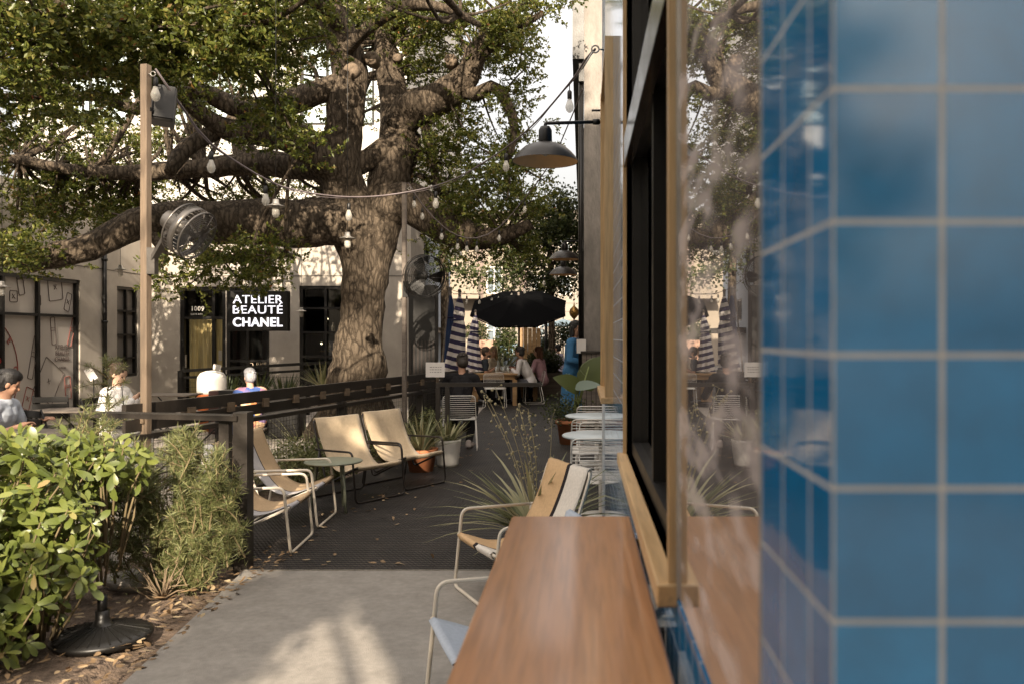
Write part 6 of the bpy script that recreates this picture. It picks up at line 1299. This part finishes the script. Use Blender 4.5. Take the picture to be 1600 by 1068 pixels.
t = thing('stool', 'low dark stool under the figure in the patchwork shirt', 'stool', (P(397,0,13.2).x, 13.2, -.02)); MB().lathe([(.0001,.15),(.19,.15),(.19,.19),(.0001,.19)], n=24).build('seat', mt['grey_wood'], t)
for k in range(3): MB().tube([(.13*math.cos(k*2.1),.13*math.sin(k*2.1),.15),(.17*math.cos(k*2.1),.17*math.sin(k*2.1),0)], .014, 6).build('leg', mt['black_metal'], t)
# bench seats for the diners without visible chairs
for (x, y, lb) in ((P(742,0,20.3).x, 20.75, 'plain wooden bench along the left side of the dining table'), (P(829,0,21).x, 21.45, 'plain wooden bench along the right side of the dining table')):
    t = thing('bench', lb, 'bench', (x,y,0), R(90)); L_ = 1.9 if x < -2.4 else .9; MB().box((0,0,.405),(L_,.3,.035)).build('seat', mt['table_wood'], t)
    for s in (-1,1): MB().box((s*(L_/2-.1),0,.193),(.06,.26,.385)).build('leg', mt['table_wood'], t)
# phone and handbag of the woman in white
t = thing('phone', 'small phone in the hands of the woman in white', 'phone', (-5.43,10.30,.90), R(-4)); m = MB(); m.box((0,0,0),(.01,.075,.145), Euler((0,R(35),0)).to_matrix(), .003); m.build('case', mt['white_cloth'], t); m = MB(); m.box(Euler((0,R(35),0)).to_matrix() @ Vector((-.007,0,0)),(.003,.066,.13), Euler((0,R(35),0)).to_matrix()); m.build('screen', mt['dark_frame'], t)
q = P(176,659,10.0); t = thing('handbag', 'dark quilted handbag hanging at the side of the woman in white', 'bag', (q.x, 10.05, q.z-.08)); m = MB(); m.box((0,0,.08),(.28,.08,.17),None,.025)
qm = M('quilted_leather', (.05,.048,.05), .35); nq = qm.node_tree; vq = coords(nq); sq_ = node(nq,'ShaderNodeSeparateXYZ'); nq.links.new(vq, sq_.inputs[0]); ws = []
for sgn in (1,-1):
    a_ = node(nq,'ShaderNodeMath',operation='MULTIPLY_ADD'); a_.inputs[1].default_value = sgn; nq.links.new(sq_.outputs[2], a_.inputs[0]); nq.links.new(sq_.outputs[0], a_.inputs[2]); k_ = node(nq,'ShaderNodeMath',operation='MULTIPLY'); k_.inputs[1].default_value = 90; nq.links.new(a_.outputs[0], k_.inputs[0]); s_ = node(nq,'ShaderNodeMath',operation='SINE'); nq.links.new(k_.outputs[0], s_.inputs[0]); ab = node(nq,'ShaderNodeMath',operation='ABSOLUTE'); nq.links.new(s_.outputs[0], ab.inputs[0]); ws.append(ab)
mn = node(nq,'ShaderNodeMath',operation='MINIMUM'); nq.links.new(ws[0].outputs[0], mn.inputs[0]); nq.links.new(ws[1].outputs[0], mn.inputs[1]); bq = node(nq,'ShaderNodeBump'); bq.inputs['Distance'].default_value = .02; nq.links.new(mn.outputs[0], bq.inputs['Height']); nq.links.new(bq.outputs[0], nq.nodes['Principled BSDF'].inputs['Normal']); nq.links.new(ramp(nq, mn.outputs[0], [(.05,(.03,.03,.03)),(.4,(.16,.155,.16))]), nq.nodes['Principled BSDF'].inputs['Base Color'])
m.build('bag_body', qm, t); MB().tube([(-.12,0,.16),(-.08,0,.5),(.08,0,.5),(.12,0,.16)], .006, 6).build('strap', mt['black_metal'], t)
